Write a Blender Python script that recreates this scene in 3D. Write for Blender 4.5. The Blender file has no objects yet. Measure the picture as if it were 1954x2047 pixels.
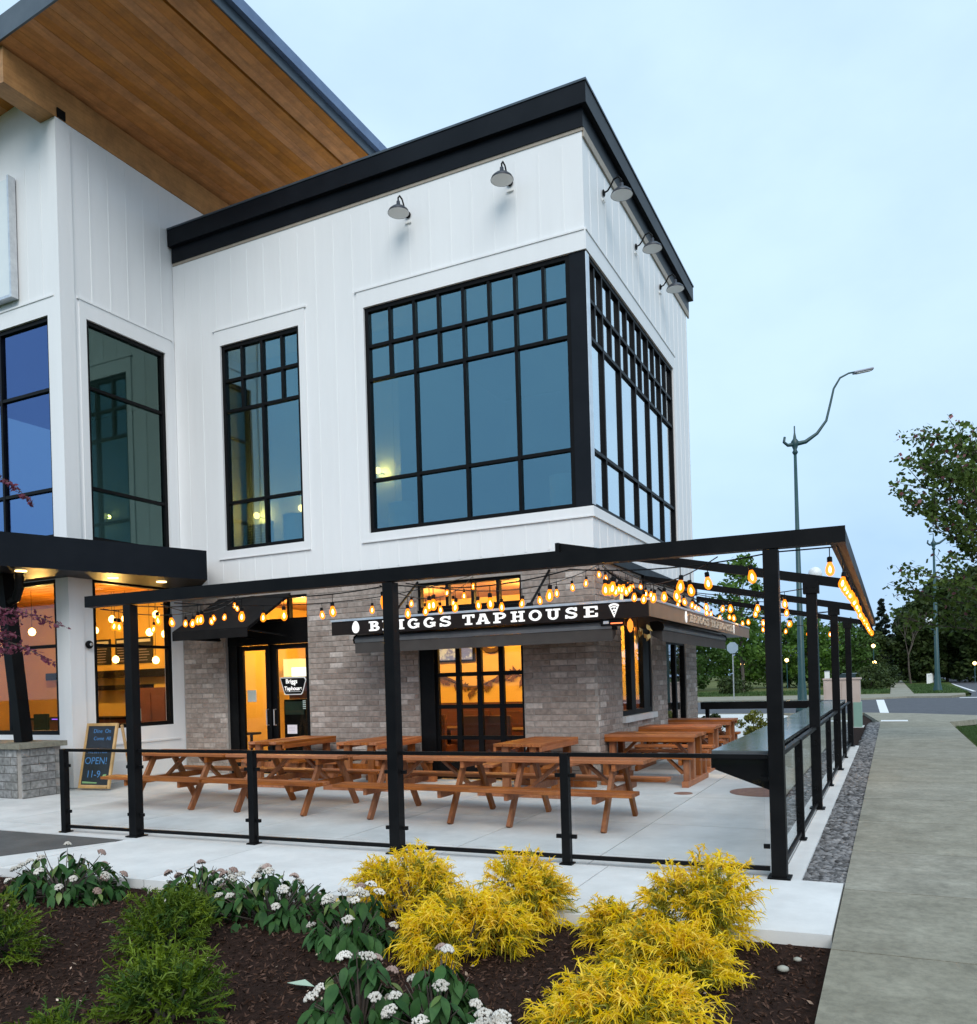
import bpy, math, random
import numpy as np
from mathutils import Vector, Matrix

random.seed(7)
RNG = np.random.default_rng(7)
PI = math.pi
SC = bpy.context.scene
COL = SC.collection

# ------------------------------------------------------------------ camera
CAM_H = 1.66
yaw, roll = math.radians(25.9), 0.0291
fwd = Vector((-math.sin(yaw), math.cos(yaw), 0))
rgt = Vector((math.cos(yaw), math.sin(yaw), 0))
upv = Vector((0, 0, 1))
cr, sr = math.cos(roll), math.sin(roll)
cx_ = rgt * cr - upv * sr
cy_ = rgt * sr + upv * cr
cam = bpy.data.cameras.new('camera')
cam.sensor_fit = 'HORIZONTAL'
cam.sensor_width = 36
cam.lens = 36 * 1662 / 1954
cam.shift_y = (1363 - 1023.5) / 1954
cam.clip_end = 3000
camo = bpy.data.objects.new('camera', cam)
m = Matrix.Identity(4)
for i in range(3):
    m[i][0], m[i][1], m[i][2] = cx_[i], cy_[i], -fwd[i]
m[2][3] = CAM_H
camo.matrix_world = m
COL.objects.link(camo)
SC.camera = camo

# ------------------------------------------------------------------ light
SUN_EL, SUN_AZ = math.radians(40), math.radians(150)      # azimuth from +Y towards +X
w = bpy.data.worlds.new('World')
SC.world = w
w.use_nodes = True
nt = w.node_tree
nt.nodes.clear()
N = nt.nodes.new
out = N('ShaderNodeOutputWorld')
bg = N('ShaderNodeBackground')
bg.inputs['Strength'].default_value = 0.1
sky = N('ShaderNodeTexSky')
sky.sky_type = 'NISHITA'
sky.sun_disc = False
sky.sun_elevation = SUN_EL
sky.sun_rotation = SUN_AZ
sky.air_density = 1.2
tc = N('ShaderNodeTexCoord')
sep = N('ShaderNodeSeparateXYZ')
nt.links.new(tc.outputs['Generated'], sep.inputs[0])
# overcast layer: bluer towards the horizon, soft cloud mottling
ramp = N('ShaderNodeValToRGB')
ramp.color_ramp.interpolation = 'B_SPLINE'
r = ramp.color_ramp
r.elements[0].position = 0.0
r.elements[0].color = (0.30, 0.50, 0.82, 1)
r.elements[1].position = 0.36
r.elements[1].color = (0.61, 0.81, 0.97, 1)
e = r.elements.new(0.12)
e.color = (0.46, 0.67, 0.92, 1)
mapn = N('ShaderNodeMapping')
mapn.inputs['Scale'].default_value = (1.6, 1.6, 3.2)
nt.links.new(tc.outputs['Generated'], mapn.inputs[0])
noi = N('ShaderNodeTexNoise')
noi.inputs['Scale'].default_value = 1.5
noi.inputs['Detail'].default_value = 5
noi.inputs['Roughness'].default_value = 0.5
nt.links.new(mapn.outputs[0], noi.inputs['Vector'])
ad = N('ShaderNodeMath'); ad.operation = 'MULTIPLY_ADD'
ad.inputs[1].default_value = 0.62
nt.links.new(noi.outputs[0], ad.inputs[0])
sb = N('ShaderNodeMath'); sb.operation = 'SUBTRACT'
sb.inputs[1].default_value = 0.29
nt.links.new(sep.outputs['Z'], sb.inputs[0])
nt.links.new(sb.outputs[0], ad.inputs[2])
nt.links.new(ad.outputs[0], ramp.inputs[0])
sc_ = N('ShaderNodeVectorMath'); sc_.operation = 'SCALE'
sc_.inputs['Scale'].default_value = 8.2
# broad soft cloud mottling
mapm = N('ShaderNodeMapping'); mapm.inputs['Scale'].default_value = (1.3, 1.3, 2.2); mapm.inputs['Rotation'].default_value = (0.3, 0.2, 0.9)
nt.links.new(tc.outputs['Generated'], mapm.inputs[0])
no2 = N('ShaderNodeTexNoise'); no2.inputs['Scale'].default_value = 2.1; no2.inputs['Detail'].default_value = 7; no2.inputs['Roughness'].default_value = 0.52
nt.links.new(mapm.outputs[0], no2.inputs['Vector'])
mr_ = N('ShaderNodeMapRange'); mr_.interpolation_type = 'SMOOTHSTEP'
mr_.inputs['From Min'].default_value = 0.36; mr_.inputs['From Max'].default_value = 0.66; mr_.inputs['To Max'].default_value = 0.5
nt.links.new(no2.outputs[0], mr_.inputs['Value'])
mxm = N('ShaderNodeMix'); mxm.data_type = 'RGBA'
mxm.inputs[7].default_value = (0.44, 0.62, 0.85, 1)
nt.links.new(mr_.outputs[0], mxm.inputs[0]); nt.links.new(ramp.outputs[0], mxm.inputs[6])
nt.links.new(mxm.outputs[2], sc_.inputs[0])
mx = N('ShaderNodeMix'); mx.data_type = 'RGBA'
mx.inputs['Factor'].default_value = 0.93
nt.links.new(sky.outputs[0], mx.inputs[6])
nt.links.new(sc_.outputs[0], mx.inputs[7])
nt.links.new(mx.outputs[2], bg.inputs['Color'])
nt.links.new(bg.outputs[0], out.inputs[0])

sun = bpy.data.lights.new('sun', 'SUN')
sun.energy = 1.5
sun.angle = math.radians(40)
sun.color = (1.0, 0.96, 0.9)
suno = bpy.data.objects.new('sun', sun)
d_ = Vector((math.sin(SUN_AZ) * math.cos(SUN_EL), math.cos(SUN_AZ) * math.cos(SUN_EL), math.sin(SUN_EL)))
suno.rotation_euler = d_.to_track_quat('Z', 'Y').to_euler()
COL.objects.link(suno)

SC.view_settings.view_transform = 'Standard'
SC.view_settings.look = 'None'
SC.view_settings.exposure = 0.58
SC.view_settings.gamma = 1.0
SC.view_settings.use_curve_mapping = False
SC.render.engine = 'CYCLES'
SC.cycles.use_denoising = True
SC.cycles.max_bounces = 8
SC.cycles.transparent_max_bounces = 24
SC.cycles.sample_clamp_indirect = 4
SC.cycles.caustics_reflective = False
SC.cycles.caustics_refractive = False

# ------------------------------------------------------------------ materials
MATS = {}

def M(name, col, col2=None, rough=0.6, metal=0.0, scale=4.0, detail=5.0, stretch=(1, 1, 1), contrast=(0.35, 0.65),
      bump=0.0, bscale=60.0, dirt=None, objvar=0.0, island=0.0, emit=None, estr=0.0, spec=0.5, rvar=0.0, trans=0.0):
    if name in MATS:
        return MATS[name]
    mt = bpy.data.materials.new(name)
    mt.use_nodes = True
    t = mt.node_tree
    L = t.links.new
    b = t.nodes['Principled BSDF']
    b.inputs['Roughness'].default_value = rough
    b.inputs['Metallic'].default_value = metal
    b.inputs['Specular IOR Level'].default_value = spec
    cout = None
    tcn = t.nodes.new('ShaderNodeTexCoord')
    vec = tcn.outputs['Object']
    oi = None
    if objvar or island:
        oi = t.nodes.new('ShaderNodeObjectInfo')
        va = t.nodes.new('ShaderNodeVectorMath'); va.operation = 'MULTIPLY_ADD'
        va.inputs[1].default_value = (37, 53, 71)
        cmb = t.nodes.new('ShaderNodeCombineXYZ')
        for k in range(3):
            L(oi.outputs['Random'], cmb.inputs[k])
        L(cmb.outputs[0], va.inputs[0])
        L(vec, va.inputs[2])
        vec = va.outputs[0]
    if col2 is not None or bump or rvar:
        mp = t.nodes.new('ShaderNodeMapping')
        mp.inputs['Scale'].default_value = stretch
        L(vec, mp.inputs[0])
        n = t.nodes.new('ShaderNodeTexNoise')
        n.inputs['Scale'].default_value = scale
        n.inputs['Detail'].default_value = detail
        n.inputs['Roughness'].default_value = 0.62
        L(mp.outputs[0], n.inputs['Vector'])
    if col2 is not None:
        rp = t.nodes.new('ShaderNodeValToRGB')
        rp.color_ramp.elements[0].position = contrast[0]
        rp.color_ramp.elements[1].position = contrast[1]
        rp.color_ramp.elements[0].color = (*col, 1)
        rp.color_ramp.elements[1].color = (*col2, 1)
        L(n.outputs[0], rp.inputs[0])
        cout = rp.outputs[0]
    if objvar or island:
        src = oi.outputs['Random']
        if island:
            ge = t.nodes.new('ShaderNodeNewGeometry')
            src = ge.outputs['Random Per Island']
        amt = objvar or island
        mr = t.nodes.new('ShaderNodeMapRange')
        mr.inputs['To Min'].default_value = 1 - amt
        mr.inputs['To Max'].default_value = 1 + amt
        L(src, mr.inputs['Value'])
        hs = t.nodes.new('ShaderNodeHueSaturation')
        L(mr.outputs[0], hs.inputs['Value'])
        mr2 = t.nodes.new('ShaderNodeMapRange')
        mr2.inputs['To Min'].default_value = 1.1
        mr2.inputs['To Max'].default_value = 0.9
        L(src, mr2.inputs['Value'])
        L(mr2.outputs[0], hs.inputs['Saturation'])
        if cout is not None:
            L(cout, hs.inputs['Color'])
        else:
            hs.inputs['Color'].default_value = (*col, 1)
        cout = hs.outputs[0]
    if dirt:
        nd = t.nodes.new('ShaderNodeTexNoise'); nd.inputs['Scale'].default_value = dirt[0]; nd.inputs['Detail'].default_value = 9; nd.inputs['Roughness'].default_value = 0.7
        md = t.nodes.new('ShaderNodeMapping'); md.inputs['Scale'].default_value = dirt[3] if len(dirt) > 3 else (1, 1, 1)
        L(vec, md.inputs[0]); L(md.outputs[0], nd.inputs['Vector'])
        mrd = t.nodes.new('ShaderNodeMapRange'); mrd.inputs['From Min'].default_value = 0.36; mrd.inputs['From Max'].default_value = 0.6
        mrd.inputs['To Min'].default_value = dirt[1]; mrd.inputs['To Max'].default_value = dirt[2]
        L(nd.outputs[0], mrd.inputs['Value'])
        hd = t.nodes.new('ShaderNodeHueSaturation'); L(mrd.outputs[0], hd.inputs['Value'])
        if cout is not None: L(cout, hd.inputs['Color'])
        else: hd.inputs['Color'].default_value = (*col, 1)
        cout = hd.outputs[0]
    if cout is not None:
        L(cout, b.inputs['Base Color'])
    else:
        b.inputs['Base Color'].default_value = (*col, 1)
    if rvar:
        mr3 = t.nodes.new('ShaderNodeMapRange')
        mr3.inputs['To Min'].default_value = max(0.02, rough - rvar)
        mr3.inputs['To Max'].default_value = min(1, rough + rvar)
        L(n.outputs[0], mr3.inputs['Value'])
        L(mr3.outputs[0], b.inputs['Roughness'])
    if bump:
        n2 = t.nodes.new('ShaderNodeTexNoise')
        n2.inputs['Scale'].default_value = bscale
        n2.inputs['Detail'].default_value = 4
        L(mp.outputs[0], n2.inputs['Vector'])
        bp = t.nodes.new('ShaderNodeBump')
        bp.inputs['Strength'].default_value = bump
        bp.inputs['Distance'].default_value = 0.01
        L(n2.outputs[0], bp.inputs['Height'])
        L(bp.outputs[0], b.inputs['Normal'])
    if emit is not None:
        b.inputs['Emission Color'].default_value = (*emit, 1)
        b.inputs['Emission Strength'].default_value = estr
    if trans:
        tr = t.nodes.new('ShaderNodeBsdfTranslucent')
        if cout is not None:
            L(cout, tr.inputs['Color'])
        else:
            tr.inputs['Color'].default_value = (*col, 1)
        ms = t.nodes.new('ShaderNodeMixShader')
        ms.inputs[0].default_value = trans
        L(b.outputs[0], ms.inputs[1]); L(tr.outputs[0], ms.inputs[2])
        L(ms.outputs[0], t.nodes['Material Output'].inputs[0])
    MATS[name] = mt
    return mt

def glass(name, tint, refl, base, rough=0.0, wav=0.0):
    mt = bpy.data.materials.new(name)
    mt.use_nodes = True
    t = mt.node_tree
    t.nodes.remove(t.nodes['Principled BSDF'])
    L = t.links.new
    tr = t.nodes.new('ShaderNodeBsdfTransparent'); tr.inputs[0].default_value = (*tint, 1)
    gl = t.nodes.new('ShaderNodeBsdfGlossy'); gl.inputs[0].default_value = (*refl, 1)
    gl.inputs['Roughness'].default_value = rough
    lw = t.nodes.new('ShaderNodeLayerWeight'); lw.inputs[0].default_value = 0.5
    fr = t.nodes.new('ShaderNodeMath'); fr.operation = 'POWER'; fr.inputs[1].default_value = 4.0
    L(lw.outputs['Facing'], fr.inputs[0])
    ma = t.nodes.new('ShaderNodeMath'); ma.operation = 'MULTIPLY_ADD'
    ma.inputs[1].default_value = 1 - base
    ma.inputs[2].default_value = base
    ma.use_clamp = True
    L(fr.outputs[0], ma.inputs[0])
    if wav:
        nn = t.nodes.new('ShaderNodeTexNoise'); nn.inputs['Scale'].default_value = 0.9
        tcn = t.nodes.new('ShaderNodeTexCoord')
        L(tcn.outputs['Object'], nn.inputs['Vector'])
        bp = t.nodes.new('ShaderNodeBump'); bp.inputs['Strength'].default_value = wav; bp.inputs['Distance'].default_value = 0.02
        L(nn.outputs[0], bp.inputs['Height']); L(bp.outputs[0], gl.inputs['Normal'])
    ms = t.nodes.new('ShaderNodeMixShader')
    L(ma.outputs[0], ms.inputs[0]); L(tr.outputs[0], ms.inputs[1]); L(gl.outputs[0], ms.inputs[2])
    L(ms.outputs[0], t.nodes['Material Output'].inputs[0])
    MATS[name] = mt
    return mt

def glow_glass(name, col, strength, opacity):
    mt = bpy.data.materials.new(name)
    mt.use_nodes = True
    t = mt.node_tree
    t.nodes.remove(t.nodes['Principled BSDF'])
    L = t.links.new
    tr = t.nodes.new('ShaderNodeBsdfTransparent')
    em = t.nodes.new('ShaderNodeEmission'); em.inputs[0].default_value = (*col, 1); em.inputs[1].default_value = strength
    ms = t.nodes.new('ShaderNodeMixShader'); ms.inputs[0].default_value = opacity
    L(tr.outputs[0], ms.inputs[1]); L(em.outputs[0], ms.inputs[2])
    L(ms.outputs[0], t.nodes['Material Output'].inputs[0])
    MATS[name] = mt
    return mt

def brick_mat(name, island, cols, mott=0.25):
    mt = bpy.data.materials.new(name)
    mt.use_nodes = True
    t = mt.node_tree
    L = t.links.new
    b = t.nodes['Principled BSDF']
    b.inputs['Roughness'].default_value = 0.85
    oi = t.nodes.new('ShaderNodeObjectInfo')
    if island:
        ge = t.nodes.new('ShaderNodeNewGeometry'); src = ge.outputs['Random Per Island']
    else:
        src = oi.outputs['Random']
    rp = t.nodes.new('ShaderNodeValToRGB'); rp.color_ramp.interpolation = 'LINEAR'
    els = rp.color_ramp.elements
    els[0].position = 0; els[0].color = (*cols[0], 1)
    els[1].position = 1; els[1].color = (*cols[-1], 1)
    for i, c in enumerate(cols[1:-1]):
        e = els.new((i + 1) / (len(cols) - 1)); e.color = (*c, 1)
    L(src, rp.inputs[0])
    tcn = t.nodes.new('ShaderNodeTexCoord')
    va = t.nodes.new('ShaderNodeVectorMath'); va.operation = 'ADD'
    cm = t.nodes.new('ShaderNodeVectorMath'); cm.operation = 'SCALE'
    L(oi.outputs['Location'], cm.inputs[0]); cm.inputs['Scale'].default_value = 3.7
    L(tcn.outputs['Object'], va.inputs[0]); L(cm.outputs[0], va.inputs[1])
    n = t.nodes.new('ShaderNodeTexNoise'); n.inputs['Scale'].default_value = 14; n.inputs['Detail'].default_value = 6
    L(va.outputs[0], n.inputs['Vector'])
    mr = t.nodes.new('ShaderNodeMapRange'); mr.inputs['From Min'].default_value = 0.3; mr.inputs['From Max'].default_value = 0.7
    mr.inputs['To Min'].default_value = 1 - mott; mr.inputs['To Max'].default_value = 1 + mott
    L(n.outputs[0], mr.inputs['Value'])
    hs = t.nodes.new('ShaderNodeHueSaturation'); L(rp.outputs[0], hs.inputs['Color']); L(mr.outputs[0], hs.inputs['Value'])
    L(hs.outputs[0], b.inputs['Base Color'])
    bp = t.nodes.new('ShaderNodeBump'); bp.inputs['Strength'].default_value = 0.5; bp.inputs['Distance'].default_value = 0.006
    n2 = t.nodes.new('ShaderNodeTexNoise'); n2.inputs['Scale'].default_value = 70; n2.inputs['Detail'].default_value = 4
    L(va.outputs[0], n2.inputs['Vector']); L(n2.outputs[0], bp.inputs['Height']); L(bp.outputs[0], b.inputs['Normal'])
    MATS[name] = mt
    return mt

WHITE = M('white_paint', (0.82, 0.82, 0.82), (0.79, 0.795, 0.80), rough=0.55, scale=0.7, contrast=(0.3, 0.75), stretch=(1, 1, 0.25), bump=0.08, bscale=30, dirt=(3.5, 0.975, 1.01, (1, 1, .12)))
BLACK = M('black_powder_coat', (0.003, 0.003, 0.0035), (0.006, 0.006, 0.0065), rough=0.45, scale=3, rvar=0.1, spec=0.12)
FASCIA = M('dark_fascia_metal', (0.0045, 0.006, 0.009), (0.008, 0.010, 0.014), rough=0.42, scale=1.2, rvar=0.08, spec=0.14)
FASCIA_EDGE = M('grey_coping_metal', (0.06, 0.08, 0.10), (0.09, 0.11, 0.13), rough=0.4, metal=0.4, scale=2)
STEEL = M('galvanised_steel', (0.55, 0.56, 0.58), (0.7, 0.71, 0.72), rough=0.32, metal=0.8, scale=6, rvar=0.1)
BEIGE_METAL = M('beige_soffit_vent', (0.36, 0.31, 0.25), (0.3, 0.25, 0.2), rough=0.6, scale=9)
MORTAR = M('mortar', (0.28, 0.25, 0.225), (0.34, 0.31, 0.28), rough=0.95, scale=20, bump=0.3)
BCOLS = [(0.245, 0.193, 0.163), (0.29, 0.232, 0.198), (0.32, 0.26, 0.224), (0.36, 0.30, 0.262), (0.30, 0.243, 0.21), (0.52, 0.455, 0.41)]
BRICK = brick_mat('grey_brown_brick', False, BCOLS)
BRICK_I = brick_mat('grey_brown_brickwork', True, BCOLS)
PCOLS = [(0.18, 0.175, 0.165), (0.24, 0.235, 0.225), (0.21, 0.205, 0.2), (0.30, 0.295, 0.285)]
BLOCK = brick_mat('grey_split_block', False, PCOLS, 0.45)
CONC = M('light_concrete', (0.54, 0.54, 0.53), (0.63, 0.63, 0.62), rough=0.85, scale=1.6, detail=8, contrast=(0.3, 0.7), bump=0.12, bscale=90, objvar=0.05, dirt=(1.1, 0.86, 1.06))
CONC_W = M('fresh_concrete', (0.60, 0.60, 0.59), (0.68, 0.68, 0.67), rough=0.85, scale=1.8, detail=8, bump=0.1, bscale=90, objvar=0.03, dirt=(2.0, 0.92, 1.04))
CONC_OLD = M('weathered_concrete', (0.195, 0.182, 0.140), (0.30, 0.283, 0.225), rough=0.9, scale=2.6, detail=12, contrast=(0.32, 0.68), bump=0.45, bscale=130, objvar=0.08, dirt=(16.0, 0.80, 1.12))
ASPH = M('asphalt', (0.05, 0.052, 0.062), (0.075, 0.077, 0.09), rough=0.85, scale=3, detail=9, bump=0.3, bscale=200)
ASPH2 = M('driveway_asphalt', (0.07, 0.068, 0.066), (0.10, 0.098, 0.095), rough=0.9, scale=3, detail=9, bump=0.4, bscale=200)
PAINT = M('road_paint', (0.75, 0.76, 0.77), (0.6, 0.6, 0.6), rough=0.7, scale=20, contrast=(0.4, 0.8))
SOIL = M('mulch_soil', (0.015, 0.009, 0.007), (0.036, 0.019, 0.014), rough=1.0, scale=26, detail=9, bump=0.9, bscale=70, spec=0.1)
CHIP = M('bark_chip', (0.045, 0.023, 0.015), (0.075, 0.040, 0.028), rough=1.0, scale=30, island=0.75, spec=0.1)
STONE = M('river_stone', (0.10, 0.10, 0.105), (0.17, 0.165, 0.165), rough=0.8, scale=12, island=0.75)
GRASS_G = M('grass_ground', (0.035, 0.06, 0.012), (0.075, 0.10, 0.025), rough=1.0, scale=0.35, detail=10, contrast=(0.3, 0.7), bump=0.6, bscale=12, spec=0.1)
FIELD_G = M('dry_grass_ground', (0.06, 0.085, 0.02), (0.14, 0.14, 0.055), rough=1.0, scale=0.14, detail=10, contrast=(0.3, 0.7), bump=0.6, bscale=6, spec=0.1)
BLADE = M('grass_blade', (0.05, 0.10, 0.02), None, rough=0.7, island=0.5, trans=0.3)
def wood(name, c1, c2, st, rough=0.55, objvar=0.12, scale=3.0, dirt=(2.2, 0.72, 1.12)):
    return M(name, c1, c2, rough=rough, scale=scale, detail=8, stretch=st, contrast=(0.3, 0.72), bump=0.2, bscale=7, objvar=objvar, dirt=dirt)
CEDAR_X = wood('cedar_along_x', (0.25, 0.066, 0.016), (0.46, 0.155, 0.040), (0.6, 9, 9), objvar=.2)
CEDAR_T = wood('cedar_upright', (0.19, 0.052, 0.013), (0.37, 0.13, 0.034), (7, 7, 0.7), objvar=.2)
SOFFIT = wood('soffit_pine', (0.44, 0.158, 0.027), (0.59, 0.245, 0.052), (9, 0.35, 9), objvar=0.13, scale=2.2)
GLULAM = wood('glulam_timber', (0.40, 0.19, 0.065), (0.52, 0.27, 0.10), (9, 0.5, 9), objvar=0.0)
OAK = wood('pale_oak', (0.50, 0.30, 0.12), (0.60, 0.38, 0.17), (5, 5, 1.2))
G_UP = glass('coated_sky_tint_glass', (0.66, 0.78, 0.77), (0.225, 0.405, 0.51), 0.40, wav=0.04)  # darker blue of the reflected sky put into the gloss tint
G_WING = glass('dark_wing_glass', (0.60, 0.72, 0.69), (0.30, 0.40, 0.37), 0.20, wav=0.04)
G_BLUE = glass('blue_wing_glass', (0.50, 0.66, 0.72), (0.15, 0.235, 0.50), 0.48, wav=0.04)
G_SIDE = glass('coated_bright_side_glass', (0.50, 0.62, 0.62), (0.86, 0.94, 1.0), 0.62, wav=0.03)  # brighter copy for the side wall, bright sky reflection put into the tint
G_GF = glass('clear_shop_glass', (0.93, 0.94, 0.92), (0.9, 0.92, 0.95), 0.02, wav=0.02)
G_RAIL = glass('railing_glass', (0.978, 0.986, 0.986), (0.9, 0.95, 0.97), 0.01)
LETTER = M('glowing_white_letter', (0.85, 0.85, 0.84), rough=0.4, emit=(1, 0.97, 0.92), estr=0.35)  # emission added to brighten the letters, which are no lamps
FABRIC = M('charcoal_awning_fabric', (0.010, 0.0095, 0.010), (0.016, 0.015, 0.015), spec=0.1, rough=0.9, scale=2, bump=0.1, bscale=200)
VALANCE = M('grey_awning_fabric', (0.04, 0.034, 0.031), (0.055, 0.048, 0.044), rough=0.85, scale=3, bump=0.1, bscale=150)
SIGN_F = M('bronze_sign_face', (0.013, 0.009, 0.008), (0.02, 0.014, 0.012), rough=0.4, scale=1.4, rvar=0.1, spec=0.15)
BULB_CORE = glow_glass('bulb_filament_glow', (1.0, 0.74, 0.30), 26, 1.0)
BULB_GLASS = glow_glass('bulb_halo_glass', (1.0, 0.225, 0.010), 1.7, 0.74)  # orange bloom halo of clear bulbs put into an emitting shell
PEND = glow_glass('pendant_glow', (1.0, 0.60, 0.16), 9, 1.0)
DOWNL = glow_glass('downlight_lens', (1.0, 0.66, 0.28), 4, 1.0)

# ------------------------------------------------------------------ mesh helper
class MB:
    def __init__(s):
        s.v = []; s.f = []; s.smooth = False
    def add(s, vs, fs):
        o = len(s.v)
        s.v += [tuple(p) for p in vs]
        s.f += [tuple(i + o for i in f) for f in fs]
        return s
    def box(s, x0, x1, y0, y1, z0, z1):
        if x0 > x1: x0, x1 = x1, x0
        if y0 > y1: y0, y1 = y1, y0
        if z0 > z1: z0, z1 = z1, z0
        return s.add([(x0, y0, z0), (x1, y0, z0), (x1, y1, z0), (x0, y1, z0), (x0, y0, z1), (x1, y0, z1), (x1, y1, z1), (x0, y1, z1)],
                     [(0, 3, 2, 1), (4, 5, 6, 7), (0, 1, 5, 4), (1, 2, 6, 5), (2, 3, 7, 6), (3, 0, 4, 7)])
    def bar(s, p, q, w, h, side=None, ch=0.0):
        p, q = Vector(p), Vector(q)
        a = (q - p).normalized()
        if side is None:
            side = Vector((0, 0, 1)).cross(a)
            if side.length < 1e-4: side = Vector((1, 0, 0))
        side = Vector(side)
        side = (side - a * side.dot(a)).normalized()
        up = a.cross(side)
        W, Hh = w / 2, h / 2
        if ch <= 0:
            prof = [(-W, -Hh), (W, -Hh), (W, Hh), (-W, Hh)]
        else:
            prof = [(-W + ch, -Hh), (W - ch, -Hh), (W, -Hh + ch), (W, Hh - ch), (W - ch, Hh), (-W + ch, Hh), (-W, Hh - ch), (-W, -Hh + ch)]
        n = len(prof)
        vs = [p + side * u + up * v for u, v in prof] + [q + side * u + up * v for u, v in prof]
        fs = [(i, (i + 1) % n, n + (i + 1) % n, n + i) for i in range(n)]
        fs += [tuple(range(n - 1, -1, -1)), tuple(range(n, 2 * n))]
        return s.add(vs, fs)
    def tube(s, pts, r, n=6, cap=True):
        pts = [Vector(p) for p in pts]
        k = len(pts)
        rs = r if isinstance(r, (list, tuple)) else [r] * k
        vs, fs = [], []
        ref = None
        for i, p in enumerate(pts):
            a = (pts[min(i + 1, k - 1)] - pts[max(i - 1, 0)]).normalized()
            if ref is None:
                ref = Vector((0, 0, 1)) if abs(a.z) < 0.9 else Vector((1, 0, 0))
            u = (ref - a * ref.dot(a)).normalized()
            ref = u
            v = a.cross(u)
            for j in range(n):
                t = 2 * PI * j / n
                vs.append(p + (u * math.cos(t) + v * math.sin(t)) * rs[i])
        for i in range(k - 1):
            for j in range(n):
                fs.append((i * n + j, i * n + (j + 1) % n, (i + 1) * n + (j + 1) % n, (i + 1) * n + j))
        if cap:
            fs.append(tuple(range(n - 1, -1, -1)))
            fs.append(tuple(range((k - 1) * n, k * n)))
        return s.add(vs, fs)
    def lathe(s, prof, c=(0, 0, 0), n=16, axis=None):
        c = Vector(c)
        ax = Vector(axis).normalized() if axis is not None else Vector((0, 0, 1))
        u = ax.orthogonal().normalized(); v = ax.cross(u)
        vs, fs = [], []
        for rr, z in prof:
            for j in range(n):
                t = 2 * PI * j / n
                vs.append(c + ax * z + (u * math.cos(t) + v * math.sin(t)) * max(rr, 1e-4))
        for i in range(len(prof) - 1):
            for j in range(n):
                fs.append((i * n + j, i * n + (j + 1) % n, (i + 1) * n + (j + 1) % n, (i + 1) * n + j))
        fs.append(tuple(range(n - 1, -1, -1)))
        fs.append(tuple(range((len(prof) - 1) * n, len(prof) * n)))
        return s.add(vs, fs)
    def prism(s, poly, fn0, fn1):
        """poly of 2-D points; fn0/fn1 map a 2-D point to the two end faces"""
        n = len(poly)
        vs = [fn0(*p) for p in poly] + [fn1(*p) for p in poly]
        fs = [tuple(range(n)), tuple(range(2 * n - 1, n - 1, -1))]
        fs += [(i, n + i, n + (i + 1) % n, (i + 1) % n) for i in range(n)]
        return s.add(vs, fs)
    def slab(s, poly, z0, z1):
        return s.prism(poly, lambda x, y: (x, y, z1), lambda x, y: (x, y, z0))
    def mesh(s, name, mat):
        me = bpy.data.meshes.new(name)
        me.from_pydata(s.v, [], s.f)
        if mat is not None:
            me.materials.append(mat)
        if s.smooth:
            me.polygons.foreach_set('use_smooth', [True] * len(me.polygons))
        me.update()
        return me

def clean(me):
    import bmesh
    b = bmesh.new(); b.from_mesh(me)
    bmesh.ops.recalc_face_normals(b, faces=b.faces)
    b.to_mesh(me); b.free()

def tag(o, label=None, cat=None, group=None, kind=None):
    if label: o['label'] = label
    if cat: o['category'] = cat
    if group: o['group'] = group
    if kind: o['kind'] = kind
    return o

def put(name, me, parent=None, loc=None, rot=None, world=True, **k):
    """link a mesh; world=True: vertices are in world coordinates even under a parent"""
    if isinstance(me, tuple):
        mb, mat = me
        me = mb.mesh(name, mat)
        clean(me)
    o = bpy.data.objects.new(name, me)
    COL.objects.link(o)
    if loc is not None: o.location = loc
    if rot is not None: o.rotation_euler = rot
    if parent is not None:
        o.parent = parent
        if world and parent.parent is None and parent.type == 'EMPTY':
            o.matrix_parent_inverse = Matrix.Translation(-Vector(parent.location))
    tag(o, **k)
    return o

def thing(name, label, cat, loc=(0, 0, 0), rotz=0.0, group=None, kind=None):
    o = bpy.data.objects.new(name, None)
    o.empty_display_size = 0.2
    COL.objects.link(o)
    o.location = loc
    o.rotation_euler = (0, 0, rotz)
    return tag(o, label, cat, group, kind)

def copy_tree(o, parent=None):
    c = o.copy()
    COL.objects.link(c)
    if parent is not None:
        c.parent = parent
    for ch in list(o.children):
        copy_tree(ch, c)
    return c

def text(name, body, size, mat, mtx, parent, extrude=0.002, align='CENTER', shear=0.0, bold=0.0):
    cu = bpy.data.curves.new(name, 'FONT')
    cu.body = body; cu.size = size; cu.extrude = extrude; cu.align_x = align; cu.align_y = 'CENTER'
    cu.shear = shear; cu.offset = bold
    cu.materials.append(mat)
    o = bpy.data.objects.new(name, cu)
    COL.objects.link(o)
    o.parent = parent
    if parent is not None and parent.parent is None and parent.type == 'EMPTY':
        o.matrix_parent_inverse = Matrix.Translation(-Vector(parent.location))
    o.matrix_basis = mtx
    me = bpy.data.meshes.new_from_object(o)
    me.name = name
    q = bpy.data.objects.new(name, me)
    COL.objects.link(q)
    q.parent = parent
    q.matrix_parent_inverse = o.matrix_parent_inverse.copy()
    q.matrix_basis = mtx
    bpy.data.objects.remove(o)
    return q

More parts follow.
